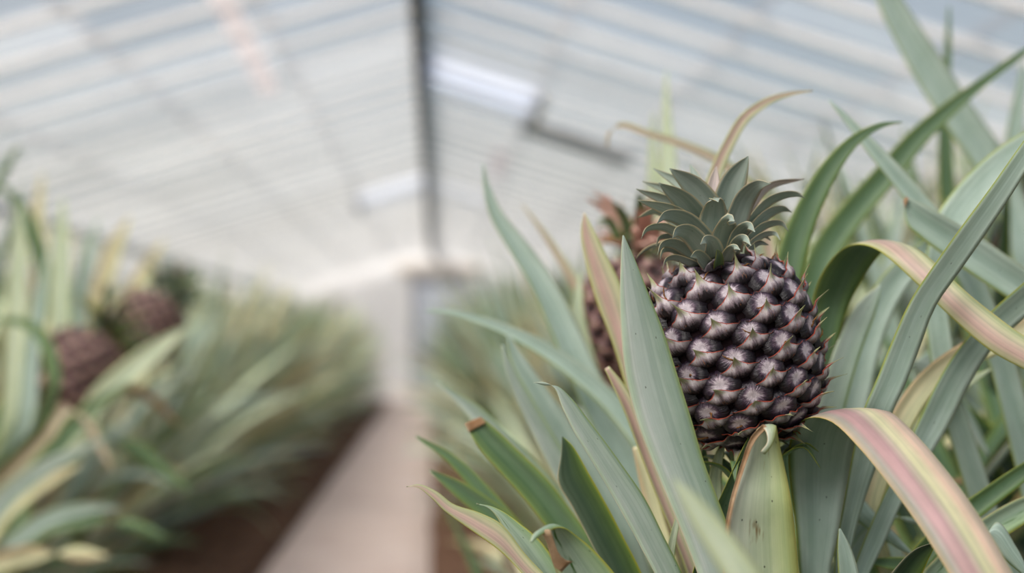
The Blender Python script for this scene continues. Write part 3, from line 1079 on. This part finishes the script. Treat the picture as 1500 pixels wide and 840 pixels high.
def make_template(seed, nleaf=54, wts=WTS):
    rs = random.Random(seed)
    leaves = []
    for k in range(nleaf):
        q = k / (nleaf - 1)                   # 0 outer .. 1 inner
        az = k * 2.39996 + rs.uniform(-0.25, 0.25)
        el = 0.35 + 1.02 * q**0.8 + rs.uniform(-0.12, 0.12)
        droop = rs.uniform(0.5, 1.1) * (1 - 0.72 * q) + (0.5 if rs.random() < 0.12 else 0.0)
        Ln = rs.uniform(0.72, 0.98) * (1.0 if q < 0.75 else 1.0 - 0.15 * (q - 0.75) / 0.25 + rs.uniform(-0.05, 0.1))
        if q < 0.45:
            Ln *= 0.70 + 0.6 * q
        W = rs.uniform(0.040, 0.056)
        zb = 0.08 + 0.28 * q
        mt = rs.choices(MATS, wts)[0]
        sm = rand_leaf(rs, Ln, W, el, droop, az, zb, twist=rs.uniform(-0.9, 0.9))
        V, Fc, UV = blade(sm, 0.38, 0.0018, 5)
        leaves.append((V, Fc, UV, mt, mesh('leaf', V, Fc, M[mt], UV)))
    return leaves


WTS_PALE = [22, 14, 22, 24, 12, 4, 2]
WTS_SHADE = [12, 24, 0, 0, 0, 0, 64]  # mostly deep green: shade of the inner gaps put into leaf colour
TEMPL = [make_template(100 + k, 54, WTS_PALE if k < 4 else WTS) for k in range(7)] + [make_template(300 + k, 64, WTS_SHADE) for k in range(2)]


def stem_mesh(h=0.42):
    pts = [Vector((0, 0, 0)), Vector((0.004, 0, h * 0.4)), Vector((0, 0.004, h * 0.8)), Vector((0, 0, h))]
    V, Fc = tube_verts(pts, [0.035, 0.032, 0.028, 0.02], 10)
    return mesh('stem', V, Fc, M['stem'])


STEM = stem_mesh()


def joined_template(idx):
    V, Fc, UV, mi, mats = [], [], [], [], []
    for (v, f, uv, mt, _) in TEMPL[idx]:
        k = len(V)
        V += v
        UV += uv
        if mt not in mats:
            mats.append(mt)
        Fc += [tuple(i + k for i in q) for q in f]
        mi += [mats.index(mt)] * len(f)
    me = mesh('foliage', V, Fc, None, UV)
    for m_ in mats:
        me.materials.append(M[m_])
    me.polygons.foreach_set('material_index', mi)
    return me


FAR = [joined_template(k) for k in range(7)]

# silhouettes (pixel lines) used only to choose which leaves a plant keeps
def lerp_line(line, x):
    if x <= line[0][0]:
        return line[0][1]
    for (x0, y0), (x1, y1) in zip(line[:-1], line[1:]):
        if x <= x1:
            return y0 + (y1 - y0) * (x - x0) / (x1 - x0)
    return line[-1][1]


SIL_L = [(-100, 170), (0, 205), (80, 260), (140, 290), (250, 345), (330, 385), (450, 425), (520, 470), (590, 560), (600, 620)]
SIL_R = [(640, 600), (690, 480), (760, 430), (850, 330), (950, 240), (1050, 190), (1200, 170), (1300, 170), (1400, 130), (1500, 70)]


def keep_leaf(V, M4, side, ymin):
    for v in V[::10]:
        p = M4 @ v
        q = proj(p)
        if q is None:
            if p.y < ymin and p.z > 0.55:
                return False
            continue
        x, y = q
        if not (-40 < x < 1540 and -40 < y < 880):
            continue
        if side < 0:
            if x > 600 or y < lerp_line(SIL_L, x):
                return False
            if p.y < 2.2:
                return False
            if y > 640 and x > 560 - (y - 640) * 1.25:
                return False
        else:
            if p.y < ymin:
                return False
            if x < 640 or y < lerp_line(SIL_R, x):
                return False
    return True


def near_plant(loc, rot, idx, side, label, group, sc=1.0, ymin=1.25, maxn=99):
    root = empty('pineapple_plant', loc)
    root.rotation_euler = (0, 0, rot)
    root.scale = (sc, sc, sc * 1.12)
    M4 = Matrix.Translation(loc) @ Matrix.Rotation(rot, 4, 'Z') @ Matrix.Diagonal((sc, sc, sc * 1.12, 1))
    obj('stem', STEM, root)
    c = 0
    for (V, Fc, UV, mt, me) in TEMPL[idx]:
        if c < maxn and keep_leaf(V, M4, side, ymin):
            obj('leaf', me, root)
            c += 1
    tag(root, label, 'plant', group)
    return root


rs = random.Random(21)
# bed across the path (left), planted in rows
lab_le = 'long leaved pineapple plant at the path edge of the bed across from the dark pineapple'
lab_li = 'long leaved pineapple plant in an inner row of the bed across from the dark pineapple'
lab_re = 'long leaved pineapple plant at the path edge, behind the dark pineapple'
lab_ri = 'long leaved pineapple plant in an inner row of the bed of the dark pineapple'
STEP = 0.56
ORD = ['first', 'second', 'third', 'fourth', 'fifth', 'sixth', 'seventh', 'eighth', 'ninth', 'tenth']
n_le = n_re = 0
y = 2.35
row = 0
while y < 20.4:
    for cx, xx in enumerate((-1.22, -1.76, -2.36, -3.0)):
        yy = y + (0.28 if cx % 2 else 0) + rs.uniform(-0.06, 0.06)
        loc = Vector((xx + rs.uniform(-0.05, 0.05), yy, 0))
        q = proj(loc + Vector((0, 0, 1.0)))
        if q is None or q[0] < -260 * (2.5 / yy):
            continue
        if yy > 6.5 and cx > 2:
            continue
        sc = rs.uniform(0.94, 1.08)
        idx = rs.randrange(5)
        rot = rs.uniform(0, 6.28)
        g = 'plants at the path edge of the bed across' if cx == 0 else 'plants in the inner rows of the bed across'
        lb = lab_le if cx == 0 else lab_li
        if cx == 0 and abs(yy - 2.95) < 0.32:
            continue
        if yy < 6.5:
            if cx == 0 and yy > 2.95:
                lb = ORD[n_le] + ' path-edge plant past the leaning round pineapple, counting towards the door'
                n_le += 1
            elif cx == 0:
                lb = 'path-edge plant across the path, farther from the door than the leaning round pineapple'
            pl = near_plant(loc, rot, idx, -1, lb, g, sc, 2.2)
        else:
            pl = obj('pineapple_plant', FAR[idx])
            pl.location = loc
            pl.rotation_euler = (0, 0, rot)
            pl.scale = (sc, sc, sc * rs.uniform(1.08, 1.22))
            tag(pl, lb, 'plant', g)
    y += STEP
y = 1.72
while y < 20.4:
    for cx, xx in enumerate((0.50, 1.04, 1.6, 2.2, 2.9)):
        yy = y + (0.28 if cx % 2 else 0) + rs.uniform(-0.06, 0.06)
        loc = Vector((xx + rs.uniform(-0.05, 0.05), yy, 0))
        q = proj(loc + Vector((0, 0, 1.0)))
        if q is None or q[0] > 1500 + 260 * (2.5 / yy):
            continue
        if yy > 6.0 and cx > 2:
            continue
        sc = rs.uniform(0.96, 1.12) * 1.08
        idx = (rs.randrange(7) if yy > 3.4 else rs.randrange(4, 7)) if not (cx > 0 and yy < 3.0) else rs.choice((7, 8))  # near inner plants take the templates with shade in their leaf colour
        rot = rs.uniform(0, 6.28)
        g = 'plants at the path edge behind the dark pineapple' if cx == 0 else 'plants in the inner rows behind the dark pineapple'
        lb = lab_re if cx == 0 else lab_ri
        if yy < 6.0:
            if cx == 0:
                lb = ORD[n_re] + ' path-edge plant past the half hidden rosy pineapple, counting towards the door'
                n_re += 1
            pl = near_plant(loc, rot, idx, 1, lb, g, sc, 1.32)
        else:
            pl = obj('pineapple_plant', FAR[idx])
            pl.location = loc
            pl.rotation_euler = (0, 0, rot)
            pl.scale = (sc * 0.92, sc * 0.92, sc)
            tag(pl, lb, 'plant', g)
    y += STEP

for (xx, yy, idx, rot) in ((0.98, 1.46, 7, 0.4), (0.74, 1.86, 8, 1.9), (1.22, 1.72, 8, 4.0), (0.86, 2.35, 7, 2.5)):
    near_plant(Vector((xx, yy, 0)), rot, idx, 1, lab_ri, 'plants in the inner rows behind the dark pineapple', 1.02, 1.34)  # extra dense plants, added to darken the gap

# ------------------------------------------------------------ foreground plants, leaf by leaf
hero = tag(empty('pineapple_plant', (0.235, 1.03, 0)), 'pineapple plant with silvery upright leaves bearing the dark purple pineapple', 'plant')
obj('stem', STEM, hero)
back = tag(empty('pineapple_plant', (0.24, 1.48, 0)), 'pineapple plant bearing the rosy pineapple half hidden behind the dark one', 'plant')
obj('stem', STEM, back)
side_p = tag(empty('pineapple_plant', (0.66, 1.28, 0)), 'pineapple plant with pale crossing leaves beside the dark pineapple, farther from the path', 'plant')
obj('stem', STEM, side_p)
front = tag(empty('pineapple_plant', (0.27, 0.52, 0)), 'pineapple plant of which one blurred pale leaf crosses in front of the dark pineapple plant', 'plant')
obj('stem', STEM, front)


def low_leaves(root, idx, rot, ymin):  # mostly unseen leaves, added to block light bouncing off the soil
    M4 = Matrix.Translation(root.location) @ Matrix.Rotation(rot, 4, 'Z')
    for (V, Fc, UV, mt, me) in TEMPL[idx]:
        if keep_leaf(V, M4, 1, ymin):
            o = obj('leaf', me, root)
            o.rotation_euler = (0, 0, rot)


low_leaves(hero, 7, 0.3, 5.0)
low_leaves(side_p, 8, 1.1, 1.34)
low_leaves(back, 5, 2.0, 1.34)
low_leaves(front, 8, 0.0, 5.0)


def cl(pts, d=None):
    """centreline form (x, y, width px[, depth]) -> stations"""
    out = []
    n = len(pts)
    for i, q in enumerate(pts):
        a, b = pts[max(i - 1, 0)], pts[min(i + 1, n - 1)]
        dx, dy = b[0] - a[0], b[1] - a[1]
        l = math.hypot(dx, dy) or 1
        nx, ny = -dy / l * q[2] / 2, dx / l * q[2] / 2
        if ny * 0 + nx > 0:
            nx, ny = -nx, -ny
        s = (q[0] + nx, q[1] + ny, q[0] - nx, q[1] - ny)
        out.append(s + ((q[3],) if len(q) > 3 else (d,)))
    return out


# A broad silvery leaf left of the fruit
pix_leaf(hero, [(912, 345, 914, 345), (910, 362, 922, 362), (908.5, 392, 935, 392), (907, 430, 950, 430), (908, 480, 970, 480), (914, 545, 991, 545), (930, 612, 1012, 612),
                (954, 676, 1031, 676), (977, 732, 1050, 728), (1005, 800, 1075, 795), (1030, 870, 1095, 865)], 'silver', 0.925, 0.10, 0.15, label='broad silvery leaf with a short pointed tip')
# B
pix_leaf(hero, [(781, 561, 783, 561), (797, 560, 797, 565), (812, 569, 816, 566), (822, 594, 836, 583), (840, 632, 862, 616), (862, 668, 888, 650), (888, 712, 914, 686),
                (914, 758, 944, 730), (940, 806, 973, 788), (962, 850, 1002, 848)], 'silver', 0.965, 0.15, 0.2)
# C
pix_leaf(hero, [(823, 640, 825, 640), (822, 664, 838, 652), (817, 703, 862, 692), (838, 742, 888, 738), (863, 790, 914, 788), (890, 845, 942, 845)], 'deep', 1.03, 0.45, -0.1)
# D cut leaf
pix_leaf(back, [(682, 625, 706, 613), (697, 651, 724, 628), (728, 688, 762, 664), (766, 730, 802, 704), (806, 782, 842, 757), (850, 845, 888, 822)], 'green', 1.13, 0.6, 0.1)
tipo = pix_leaf(back, [(680, 621, 704, 611), (683, 627, 707, 615), (686, 634, 712, 620)], 'dry', 1.128, 0.6, 0.1, base=False, n=6, name='leaf_tip')
tipo['label'] = 'dried brown cut end of the leaf'
# E pink leaf at the bottom
pix_leaf(hero, [(595, 713, 596, 714), (612, 715, 613, 710), (632, 730, 640, 721), (650, 748, 662, 738), (690, 777, 702, 752), (730, 806, 735, 770), (768, 845, 768, 812), (800, 880, 815, 862)],
         'blush', 0.93, 0.3, 0.2)
# F
pix_leaf(hero, [(697, 738, 698, 739), (714, 744, 716, 741), (727, 757, 737, 750), (737, 776, 762, 768), (754, 804, 790, 792), (776, 836, 818, 830), (795, 870, 842, 862)], 'scarred', 0.95, 0.2, 0.1)
# G curled over tip
pix_leaf(hero, [(776, 794, 779, 796, .868), (780, 784, 790, 786, .87), (790, 775, 806, 776, .878), (800, 771, 826, 772, .888), (800, 790, 848, 786, .895), (808, 820, 878, 813, .90), (822, 856, 910, 852, .905)],
         'scarred', 0.9, 0.3, 0.0)
# torn brown patch of G
pix_leaf(hero, [(793, 780, 806, 776, .874), (801, 795, 812, 793, .879), (806, 812, 817, 808, .882), (812, 830, 828, 820, .886), (822, 838, 838, 822, .888)], 'dry', 0.88, 0.3, 0.0, base=False, n=10, name='dry_patch')
# H blurred foreground leaf
pix_leaf(front, [(985, 700, 988, 701), (1000, 740, 1022, 728), (1022, 782, 1056, 765), (1052, 832, 1092, 812), (1085, 890, 1130, 868)], 'pale', 0.66, 0.2)
# I dark narrow leaf under the fruit
pix_leaf(hero, [(1102, 628, 1106, 630), (1085, 655, 1103, 660), (1066, 692, 1094, 698), (1044, 738, 1080, 745), (1021, 795, 1064, 800), (1003, 855, 1046, 858)], 'green', 0.965, 0.5, 0.5)
# J dying leaf with curled tan tip
pix_leaf(hero, [(1114, 662, 1121, 666, .902), (1124, 648, 1132, 651, .898), (1121, 630, 1137, 630, .900), (1112, 625, 1137, 623, .908), (1098, 648, 1141, 648, .915), (1085, 688, 1150, 690, .92),
                (1070, 735, 1158, 735, .92), (1061, 785, 1164, 785, .925), (1060, 855, 1170, 855, .93)], 'dying', 0.92, 0.18, label='broad yellowing leaf with a curled dry tip')
# dry rolled margin of J
pix_leaf(hero, [(1116, 622, 1124, 626, .902), (1100, 640, 1107, 645, .908), (1084, 684, 1090, 687, .914), (1069, 734, 1075, 736, .915), (1060, 785, 1065, 786, .92), (1058, 850, 1062, 850, .925)],
         'dry', 0.91, 0.8, base=False, name='dry_margin', n=20)
# K arched striped leaf, base -> tip reversed to tip -> base
K = [(1172, 860, 1213, 860, 1.02), (1165, 775, 1228, 775, 1.02), (1156, 705, 1240, 705, 1.02), (1154, 655, 1250, 650, 1.005), (1163, 624, 1262, 618, .985), (1185, 607, 1278, 601, .955), (1218, 614, 1303, 600, .925),
     (1258, 653, 1338, 630, .895), (1300, 705, 1380, 678, .87), (1345, 766, 1427, 742, .85), (1390, 838, 1470, 813, .832), (1438, 920, 1512, 900, .82), (1490, 990, 1512, 980, .815), (1512, 1020, 1514, 1019, .81)]
k_st = K[::-1]
# L second arched leaf
Ls = [(1192, 575, 1215, 575, 1.14), (1188, 505, 1226, 502, 1.13), (1188, 445, 1245, 440, 1.12), (1203, 398, 1268, 398, 1.10), (1228, 366, 1288, 370, 1.08), (1255, 355, 1308, 355, 1.055), (1285, 363, 1336, 358, 1.035),
      (1335, 407, 1370, 384, 1.015), (1395, 466, 1420, 431, 1.0), (1450, 513, 1472, 472, .99), (1520, 552, 1540, 523, .98), (1585, 598, 1588, 596, .97)]


def two_faced(plant, stations, m_in, m_out, split, **kw):
    """an arching leaf: outer face and inner face have different colours (two materials on one blade)"""
    o = pix_leaf(plant, stations, m_in, **kw)
    me = o.data
    me.materials.append(M[m_out])
    across = 7
    per_seg = 2 * (across - 1) + 2
    n = len(me.polygons)
    for i, pgn in enumerate(me.polygons):
        k = i % per_seg
        if i < n - 2 * (across - 1) and k < 2 * (across - 1) and (k % 2 == split):
            pgn.material_index = 1
    return o


two_faced(hero, k_st, 'glaucous', 'striped', 1, gutter=0.16, n=66, label='arched leaf with pink and yellow stripes bent over towards the viewer')
two_faced(hero, Ls[::-1], 'green', 'blush', 1, gutter=0.2, n=60, label='arched leaf with a pinkish tan upper face')
# M long leaf crossing up to the right
pix_leaf(hero, [(1575, 100, 1576, 101, .93), (1550, 138, 1556, 152, .93), (1500, 204, 1513, 234, .94), (1450, 274, 1480, 288, .95), (1402, 338, 1442, 345, .96), (1365, 390, 1405, 398, .97), (1332, 440, 1371, 447, .98),
                (1302, 506, 1347, 508, .99), (1282, 556, 1328, 558, .995), (1262, 602, 1307, 604, 1.0), (1248, 660, 1290, 664, 1.02), (1236, 730, 1266, 733, 1.03), (1222, 810, 1246, 812, 1.04)], 'glaucous', 1, 0.2, 0.1)
# N
pix_leaf(hero, [(1600, 320, 1601, 321, .98), (1570, 348, 1578, 362, .99), (1500, 412, 1528, 440, 1.02), (1450, 456, 1482, 482, 1.04), (1405, 506, 1450, 514, 1.05), (1375, 551, 1420, 562, 1.055), (1345, 612, 1390, 622, 1.06),
                (1318, 670, 1358, 674, 1.06), (1290, 732, 1323, 732, 1.06), (1262, 797, 1294, 798, 1.06), (1240, 860, 1266, 860, 1.06)], 'glaucous', 1, 0.25, 0.1)
# O leaf with dry tip pointing left
pix_leaf(side_p, [(1324, 296, 1328, 289), (1328, 326, 1352, 300), (1346, 345, 1388, 321), (1388, 377, 1428, 344), (1432, 407, 1468, 372), (1490, 446, 1512, 402), (1550, 492, 1572, 450)], 'glaucous', 1.12, 0.45, -0.2)
pix_leaf(side_p, [(1323, 294, 1327, 288), (1325, 305, 1331, 292)], 'dry', 1.117, 0.2, base=False, n=4, name='leaf_tip')
# P
pix_leaf(side_p, [(1565, 162, 1566, 163), (1515, 186, 1530, 202), (1470, 212, 1500, 228), (1430, 245, 1470, 262), (1396, 282, 1442, 296), (1372, 318, 1415, 330), (1358, 370, 1395, 380), (1350, 430, 1385, 440)], 'glaucous', 1.16, 0.2, -0.2)
# Q pale tan
pix_leaf(side_p, [(1540, 455, 1541, 458), (1500, 466, 1506, 496), (1440, 488, 1456, 522), (1400, 507, 1420, 536), (1346, 548, 1368, 576), (1306, 604, 1335, 628), (1280, 665, 1308, 690), (1262, 740, 1288, 755)], 'tan', 1.11, 0.3, base=0.3)
pix_leaf(side_p, [(1450, 540, 1452, 542), (1390, 565, 1400, 585), (1345, 612, 1362, 632), (1305, 680, 1325, 700), (1275, 770, 1292, 785)], 'pale', 1.16, 0.3)
# R blush leaf left of fruit
pix_leaf(back, [(855, 312, 857, 312), (851, 338, 868, 333), (859, 388, 890, 378), (874, 440, 910, 420), (894, 492, 926, 478), (915, 560, 947, 550), (932, 630, 962, 625), (960, 720, 990, 715)], 'blush', 1.13, 0.3, -0.2)
# S narrow yellowish
pix_leaf(hero, [(885, 541, 892, 537), (897, 568, 912, 561), (912, 602, 931, 592), (930, 650, 950, 640), (955, 715, 973, 705), (988, 795, 1005, 788), (1010, 860, 1030, 855)], 'blush', 1.05, 0.4, 0.3)
# T tall dark leaf
pix_leaf(back, [(707, 240, 709, 240), (708, 275, 718, 275), (716, 315, 736, 312), (741, 362, 768, 352), (772, 414, 802, 398), (802, 482, 838, 462), (834, 560, 872, 536), (862, 622, 902, 596), (900, 700, 940, 676), (945, 790, 985, 770)],
         'glaucous', 1.36, 0.5, 0.2)
# U thin arching leaf to the left
pix_leaf(back, cl([(622, 456, 2), (655, 457, 8), (700, 468, 13), (742, 484, 17), (790, 508, 22), (840, 542, 26), (900, 595, 30), (960, 680, 34)]), 'glaucous', 1.32, 0.4, base=0.32, d=1.32) if False else \
    pix_leaf(back, cl([(622, 456, 2), (655, 457, 8), (700, 468, 13), (742, 484, 17), (790, 508, 22), (840, 542, 26), (900, 595, 30), (960, 680, 34)], 1.32), 'glaucous', None, 0.4)
# V and neighbours
pix_leaf(back, cl([(742, 488, 3), (757, 525, 20), (785, 570, 28), (822, 630, 34), (870, 710, 38), (920, 800, 40)], 1.27), 'glaucous', None, 0.4)
pix_leaf(back, cl([(736, 505, 3), (748, 545, 14), (772, 595, 22), (805, 655, 28), (850, 740, 30), (900, 830, 34)], 1.22), 'silver', None, 0.4)
pix_leaf(back, cl([(765, 300, 2), (795, 340, 8), (828, 392, 13), (858, 450, 20), (885, 530, 26), (910, 640, 30)], 1.5), 'blush', None, 0.4)
pix_leaf(back, cl([(640, 560, 2), (690, 600, 20), (740, 650, 30), (800, 720, 36), (860, 810, 40)], 1.3), 'silver', None, 0.4)
pix_leaf(back, cl([(630, 690, 3), (670, 715, 22), (730, 760, 32), (800, 830, 36)], 1.16), 'green', None, 0.5)
pix_leaf(back, cl([(610, 640, 3), (660, 672, 14), (715, 730, 24), (770, 800, 30)], 1.2), 'green', None, 0.5)
pix_leaf(back, cl([(850, 400, 3), (845, 460, 22), (860, 540, 32), (890, 640, 36), (930, 760, 38)], 1.42), 'pale', None, 0.4)
pix_leaf(back, cl([(930, 655, 8), (945, 700, 20), (960, 760, 26), (985, 850, 30)], 1.12), 'tan', None, 0.4)
pix_leaf(hero, cl([(1000, 735, 3), (990, 770, 9), (982, 810, 13), (976, 860, 16)], 1.0), 'pale', None, 0.4)
pix_leaf(hero, cl([(1062, 640, 4), (1050, 680, 16), (1046, 720, 22), (1050, 790, 26)], 1.01), 'pale', None, 0.5)
pix_leaf(hero, cl([(1030, 650, 4), (1034, 690, 14), (1045, 740, 20)], 1.03), 'green', None, 0.5)
# X curved orange tipped leaf above the crown
pix_leaf(back, cl([(1191, 133, 2), (1160, 137, 6), (1122, 150, 12), (1090, 174, 16), (1068, 210, 17), (1048, 255, 20), (1034, 310, 24), (1030, 380, 28), (1040, 480, 30)], 1.15), 'blush', None, 0.3)
# Y brown thin bent leaf
pix_leaf(back, cl([(890, 216, 3), (892, 196, 5), (906, 184, 7), (950, 196, 10), (1000, 212, 12), (1060, 240, 15), (1110, 290, 18), (1130, 380, 22)], 1.4), 'blush', None, 0.4)
# Z cream leaves
pix_leaf(back, cl([(976, 105, 3), (976, 160, 12), (978, 220, 22), (980, 300, 30), (990, 420, 34)], 1.72), 'pale', None, 0.2)
pix_leaf(back, cl([(957, 165, 3), (956, 220, 12), (960, 290, 24), (970, 420, 30)], 1.75), 'pale', None, 0.2)
# AA, BB, CC, DD, EE
pix_leaf(back, cl([(1322, 179, 2), (1290, 184, 8), (1255, 203, 16), (1222, 238, 26), (1192, 288, 34), (1168, 345, 40), (1150, 420, 44), (1140, 520, 44)], 1.16), 'green', None, 0.3)
pix_leaf(side_p, cl([(1214, 147, 2), (1238, 172, 10), (1278, 218, 20), (1318, 264, 27), (1352, 306, 30), (1392, 360, 34), (1430, 430, 36)], 1.2), 'glaucous', None, 0.4)
pix_leaf(back, cl([(1540, 50, 3), (1495, 80, 10), (1440, 120, 14), (1392, 158, 22), (1345, 200, 30), (1298, 255, 36), (1248, 312, 40), (1205, 375, 44), (1180, 470, 46)], 1.42), 'green', None, 0.4)
pix_leaf(side_p, cl([(1270, -60, 6), (1300, 0, 34), (1332, 58, 44), (1368, 118, 50), (1405, 175, 50), (1450, 240, 50), (1490, 330, 50)], 1.55), 'glaucous', None, 0.4)
pix_leaf(side_p, cl([(1390, 10, 3), (1388, 70, 10), (1384, 140, 16), (1384, 220, 22), (1390, 320, 26)], 1.7), 'green', None, 0.4)
pix_leaf(side_p, cl([(1500, 90, 4), (1492, 150, 18), (1482, 220, 26), (1478, 300, 30)], 1.7), 'glaucous', None, 0.4)
# LL pale bent leaves right of fruit
pix_leaf(hero, cl([(1290, 418, 4), (1268, 452, 30), (1244, 505, 38), (1226, 560, 40), (1212, 620, 40), (1204, 700, 40)], 1.13), 'silver', None, 0.3)
pix_leaf(side_p, cl([(1400, 330, 4), (1350, 372, 30), (1305, 420, 42), (1275, 480, 46), (1255, 560, 46), (1240, 660, 46)], 1.22), 'glaucous', None, 0.3)
# lower right leaves
pix_leaf(hero, cl([(1371, 795, 3, .93), (1350, 812, 26, .94), (1328, 840, 40, .95), (1300, 890, 44, .96)]), 'deep', None, 0.5)
pix_leaf(hero, cl([(1338, 814, 3), (1310, 792, 16), (1275, 762, 26), (1248, 740, 28), (1225, 745, 30)], 1.08), 'glaucous', None, 0.4)
pix_leaf(hero, cl([(1362, 771, 2), (1332, 762, 8), (1302, 756, 11), (1270, 765, 13), (1240, 800, 16)], 1.1), 'silver', None, 0.3)
pix_leaf(side_p, cl([(1262, 822, 3), (1310, 826, 20), (1370, 834, 26), (1440, 850, 30)], 1.07), 'green', None, 0.4)
pix_leaf(hero, cl([(1230, 775, 3), (1235, 800, 18), (1242, 840, 30), (1246, 890, 36)], 0.99), 'glaucous', None, 0.3)
pix_leaf(side_p, cl([(1560, 650, 4), (1500, 690, 24), (1450, 726, 30), (1400, 765, 34), (1340, 830, 36)], 1.06), 'green', None, 0.5)
pix_leaf(side_p, cl([(1570, 710, 4), (1500, 745, 36), (1450, 775, 40), (1400, 815, 40), (1350, 870, 40)], 1.03), 'scarred', None, 0.5)
pix_leaf(side_p, cl([(1510, 850, 4), (1480, 810, 26), (1455, 780, 30), (1430, 790, 30)], 0.99), 'glaucous', None, 0.4)
pix_leaf(hero, cl([(1300, 640, 4), (1285, 690, 24), (1270, 745, 30), (1255, 810, 32)], 1.12), 'silver', None, 0.3)
pix_leaf(side_p, cl([(1450, 670, 4), (1420, 620, 22), (1385, 570, 30), (1350, 530, 34), (1320, 540, 36)], 1.3), 'silver', None, 0.3)
pix_leaf(side_p, cl([(1440, 708, 3), (1405, 706, 9), (1360, 705, 11), (1310, 715, 14)], 1.35), 'dry', None, 0.3)
for k in range(3):
    pix_leaf(side_p, cl([(1330 + 70 * k, 520 + 60 * k, 4), (1380 + 60 * k, 590 + 40 * k, 26), (1440 + 50 * k, 680 + 20 * k, 32), (1500 + 30 * k, 780, 36)], 1.42), 'deep', None, 0.4)

# rosy fruit behind, and further fruits in the bed across the path
SWAP = {'fruitlet_purple': M['fruitlet_pink'], 'bract_grey': M['bract_pink'], 'crown_leaf': [M['crown_rose'], M['green'], M['crown_rose']]}


def place_fruit(base, top, sc, spin, label, swap=None):
    f = copy_tree(pine, None, swap)
    ax = (top - base).normalized()
    x = Vector((math.cos(spin), math.sin(spin), 0))
    x = (x - ax * x.dot(ax)).normalized()
    y_ = ax.cross(x)
    f.matrix_world = Matrix.Translation(base) @ Matrix((x, y_, ax)).transposed().to_4x4() @ Matrix.Scale(sc, 4)
    f['label'] = label
    return f


SWAP2 = dict(SWAP)
place_fruit(P(945, 560, 1.5), P(930, 370, 1.5), 1.0, 1.0, 'rosy brown pineapple with pinkish crown, half hidden behind the dark purple pineapple', SWAP2)
DK = {'crown_leaf': M['green']}
SW3 = {'fruitlet_purple': M['fruitlet_pink'], 'bract_grey': M['bract_pink'], 'crown_leaf': M['deep']}
place_fruit(P(78, 612, 2.75), P(140, 500, 2.8), 1.34, 2.0, 'round brownish purple pineapple leaning out over the path edge', SW3)
place_fruit(P(178, 528, 3.2), P(250, 430, 3.25), 1.28, 3.4, 'brownish purple pineapple leaning just behind another one across the path', SW3)
place_fruit(P(1475, 375, 2.0), P(1480, 290, 2.0), 0.75, 0.4, 'small brown pineapple deep among the leaves of the inner row', SW3)

# left foreground plant leaves (bed across the path)
lp = tag(empty('pineapple_plant', (-1.10, 2.95, 0)), 'pineapple plant with pale upright leaves bearing the round pineapple that leans over the path', 'plant')
obj('stem', STEM, lp)
for pts, d, mt in [
    ([(30, 300, 3), (28, 360, 22), (25, 440, 30), (22, 540, 34), (18, 640, 36)], 2.75, 'pale'),
    ([(70, 370, 3), (58, 440, 20), (46, 520, 26), (36, 620, 30)], 2.7, 'glaucous'),
    ([(92, 290, 3), (90, 350, 24), (88, 430, 30), (84, 530, 34)], 2.9, 'pale'),
    ([(0, 270, 6), (28, 300, 18), (52, 350, 22), (66, 430, 24)], 3.0, 'green'),
    ([(-20, 300, 6), (5, 250, 14), (28, 215, 6)], 3.1, 'green'),
    ([(278, 478, 3), (240, 505, 24), (195, 540, 34), (150, 580, 34), (110, 640, 34)], 2.65, 'pale'),
    ([(190, 560, 3), (140, 595, 18), (95, 640, 26), (50, 700, 28), (10, 790, 30)], 2.6, 'green'),
    ([(118, 680, 4), (80, 700, 16), (40, 725, 22), (0, 760, 26), (-30, 810, 28)], 2.5, 'tan'),
    ([(168, 695, 3), (148, 655, 14), (125, 615, 16), (100, 600, 18), (70, 640, 20)], 2.6, 'blush'),
    ([(160, 815, 4), (110, 812, 22), (50, 812, 28), (-20, 830, 30)], 2.45, 'tan'),
    ([(285, 725, 3), (240, 690, 18), (190, 655, 24), (140, 640, 26), (90, 680, 28)], 2.7, 'green'),
    ([(262, 625, 3), (238, 598, 12), (205, 575, 14), (160, 570, 16)], 2.9, 'dry'),
    ([(250, 790, 3), (190, 770, 20), (130, 760, 26), (60, 775, 28), (0, 830, 30)], 2.6, 'green'),
    ([(180, 745, 3), (130, 745, 18), (70, 760, 24), (10, 800, 26)], 2.5, 'glaucous'),
    ([(160, 640, 4), (60, 690, 26), (20, 720, 28), (-30, 780, 30)], 2.4, 'silver'),
    ([(190, 318, 4), (170, 360, 22), (150, 420, 28), (138, 500, 28)], 3.5, 'tan'),
    ([(240, 352, 4), (215, 395, 20), (185, 450, 26), (165, 530, 28)], 3.7, 'tan'),
    ([(62, 255, 4), (56, 310, 18), (60, 380, 24), (66, 470, 26)], 3.3, 'tan'),
    ([(145, 320, 3), (128, 370, 16), (118, 440, 22), (110, 540, 24)], 3.1, 'glaucous'),
    ([(-10, 470, 4), (30, 472, 14), (60, 490, 18), (80, 560, 22)], 2.6, 'green'),
]:
    pix_leaf(lp, cl(pts, d), mt, None, 0.35, n=26)
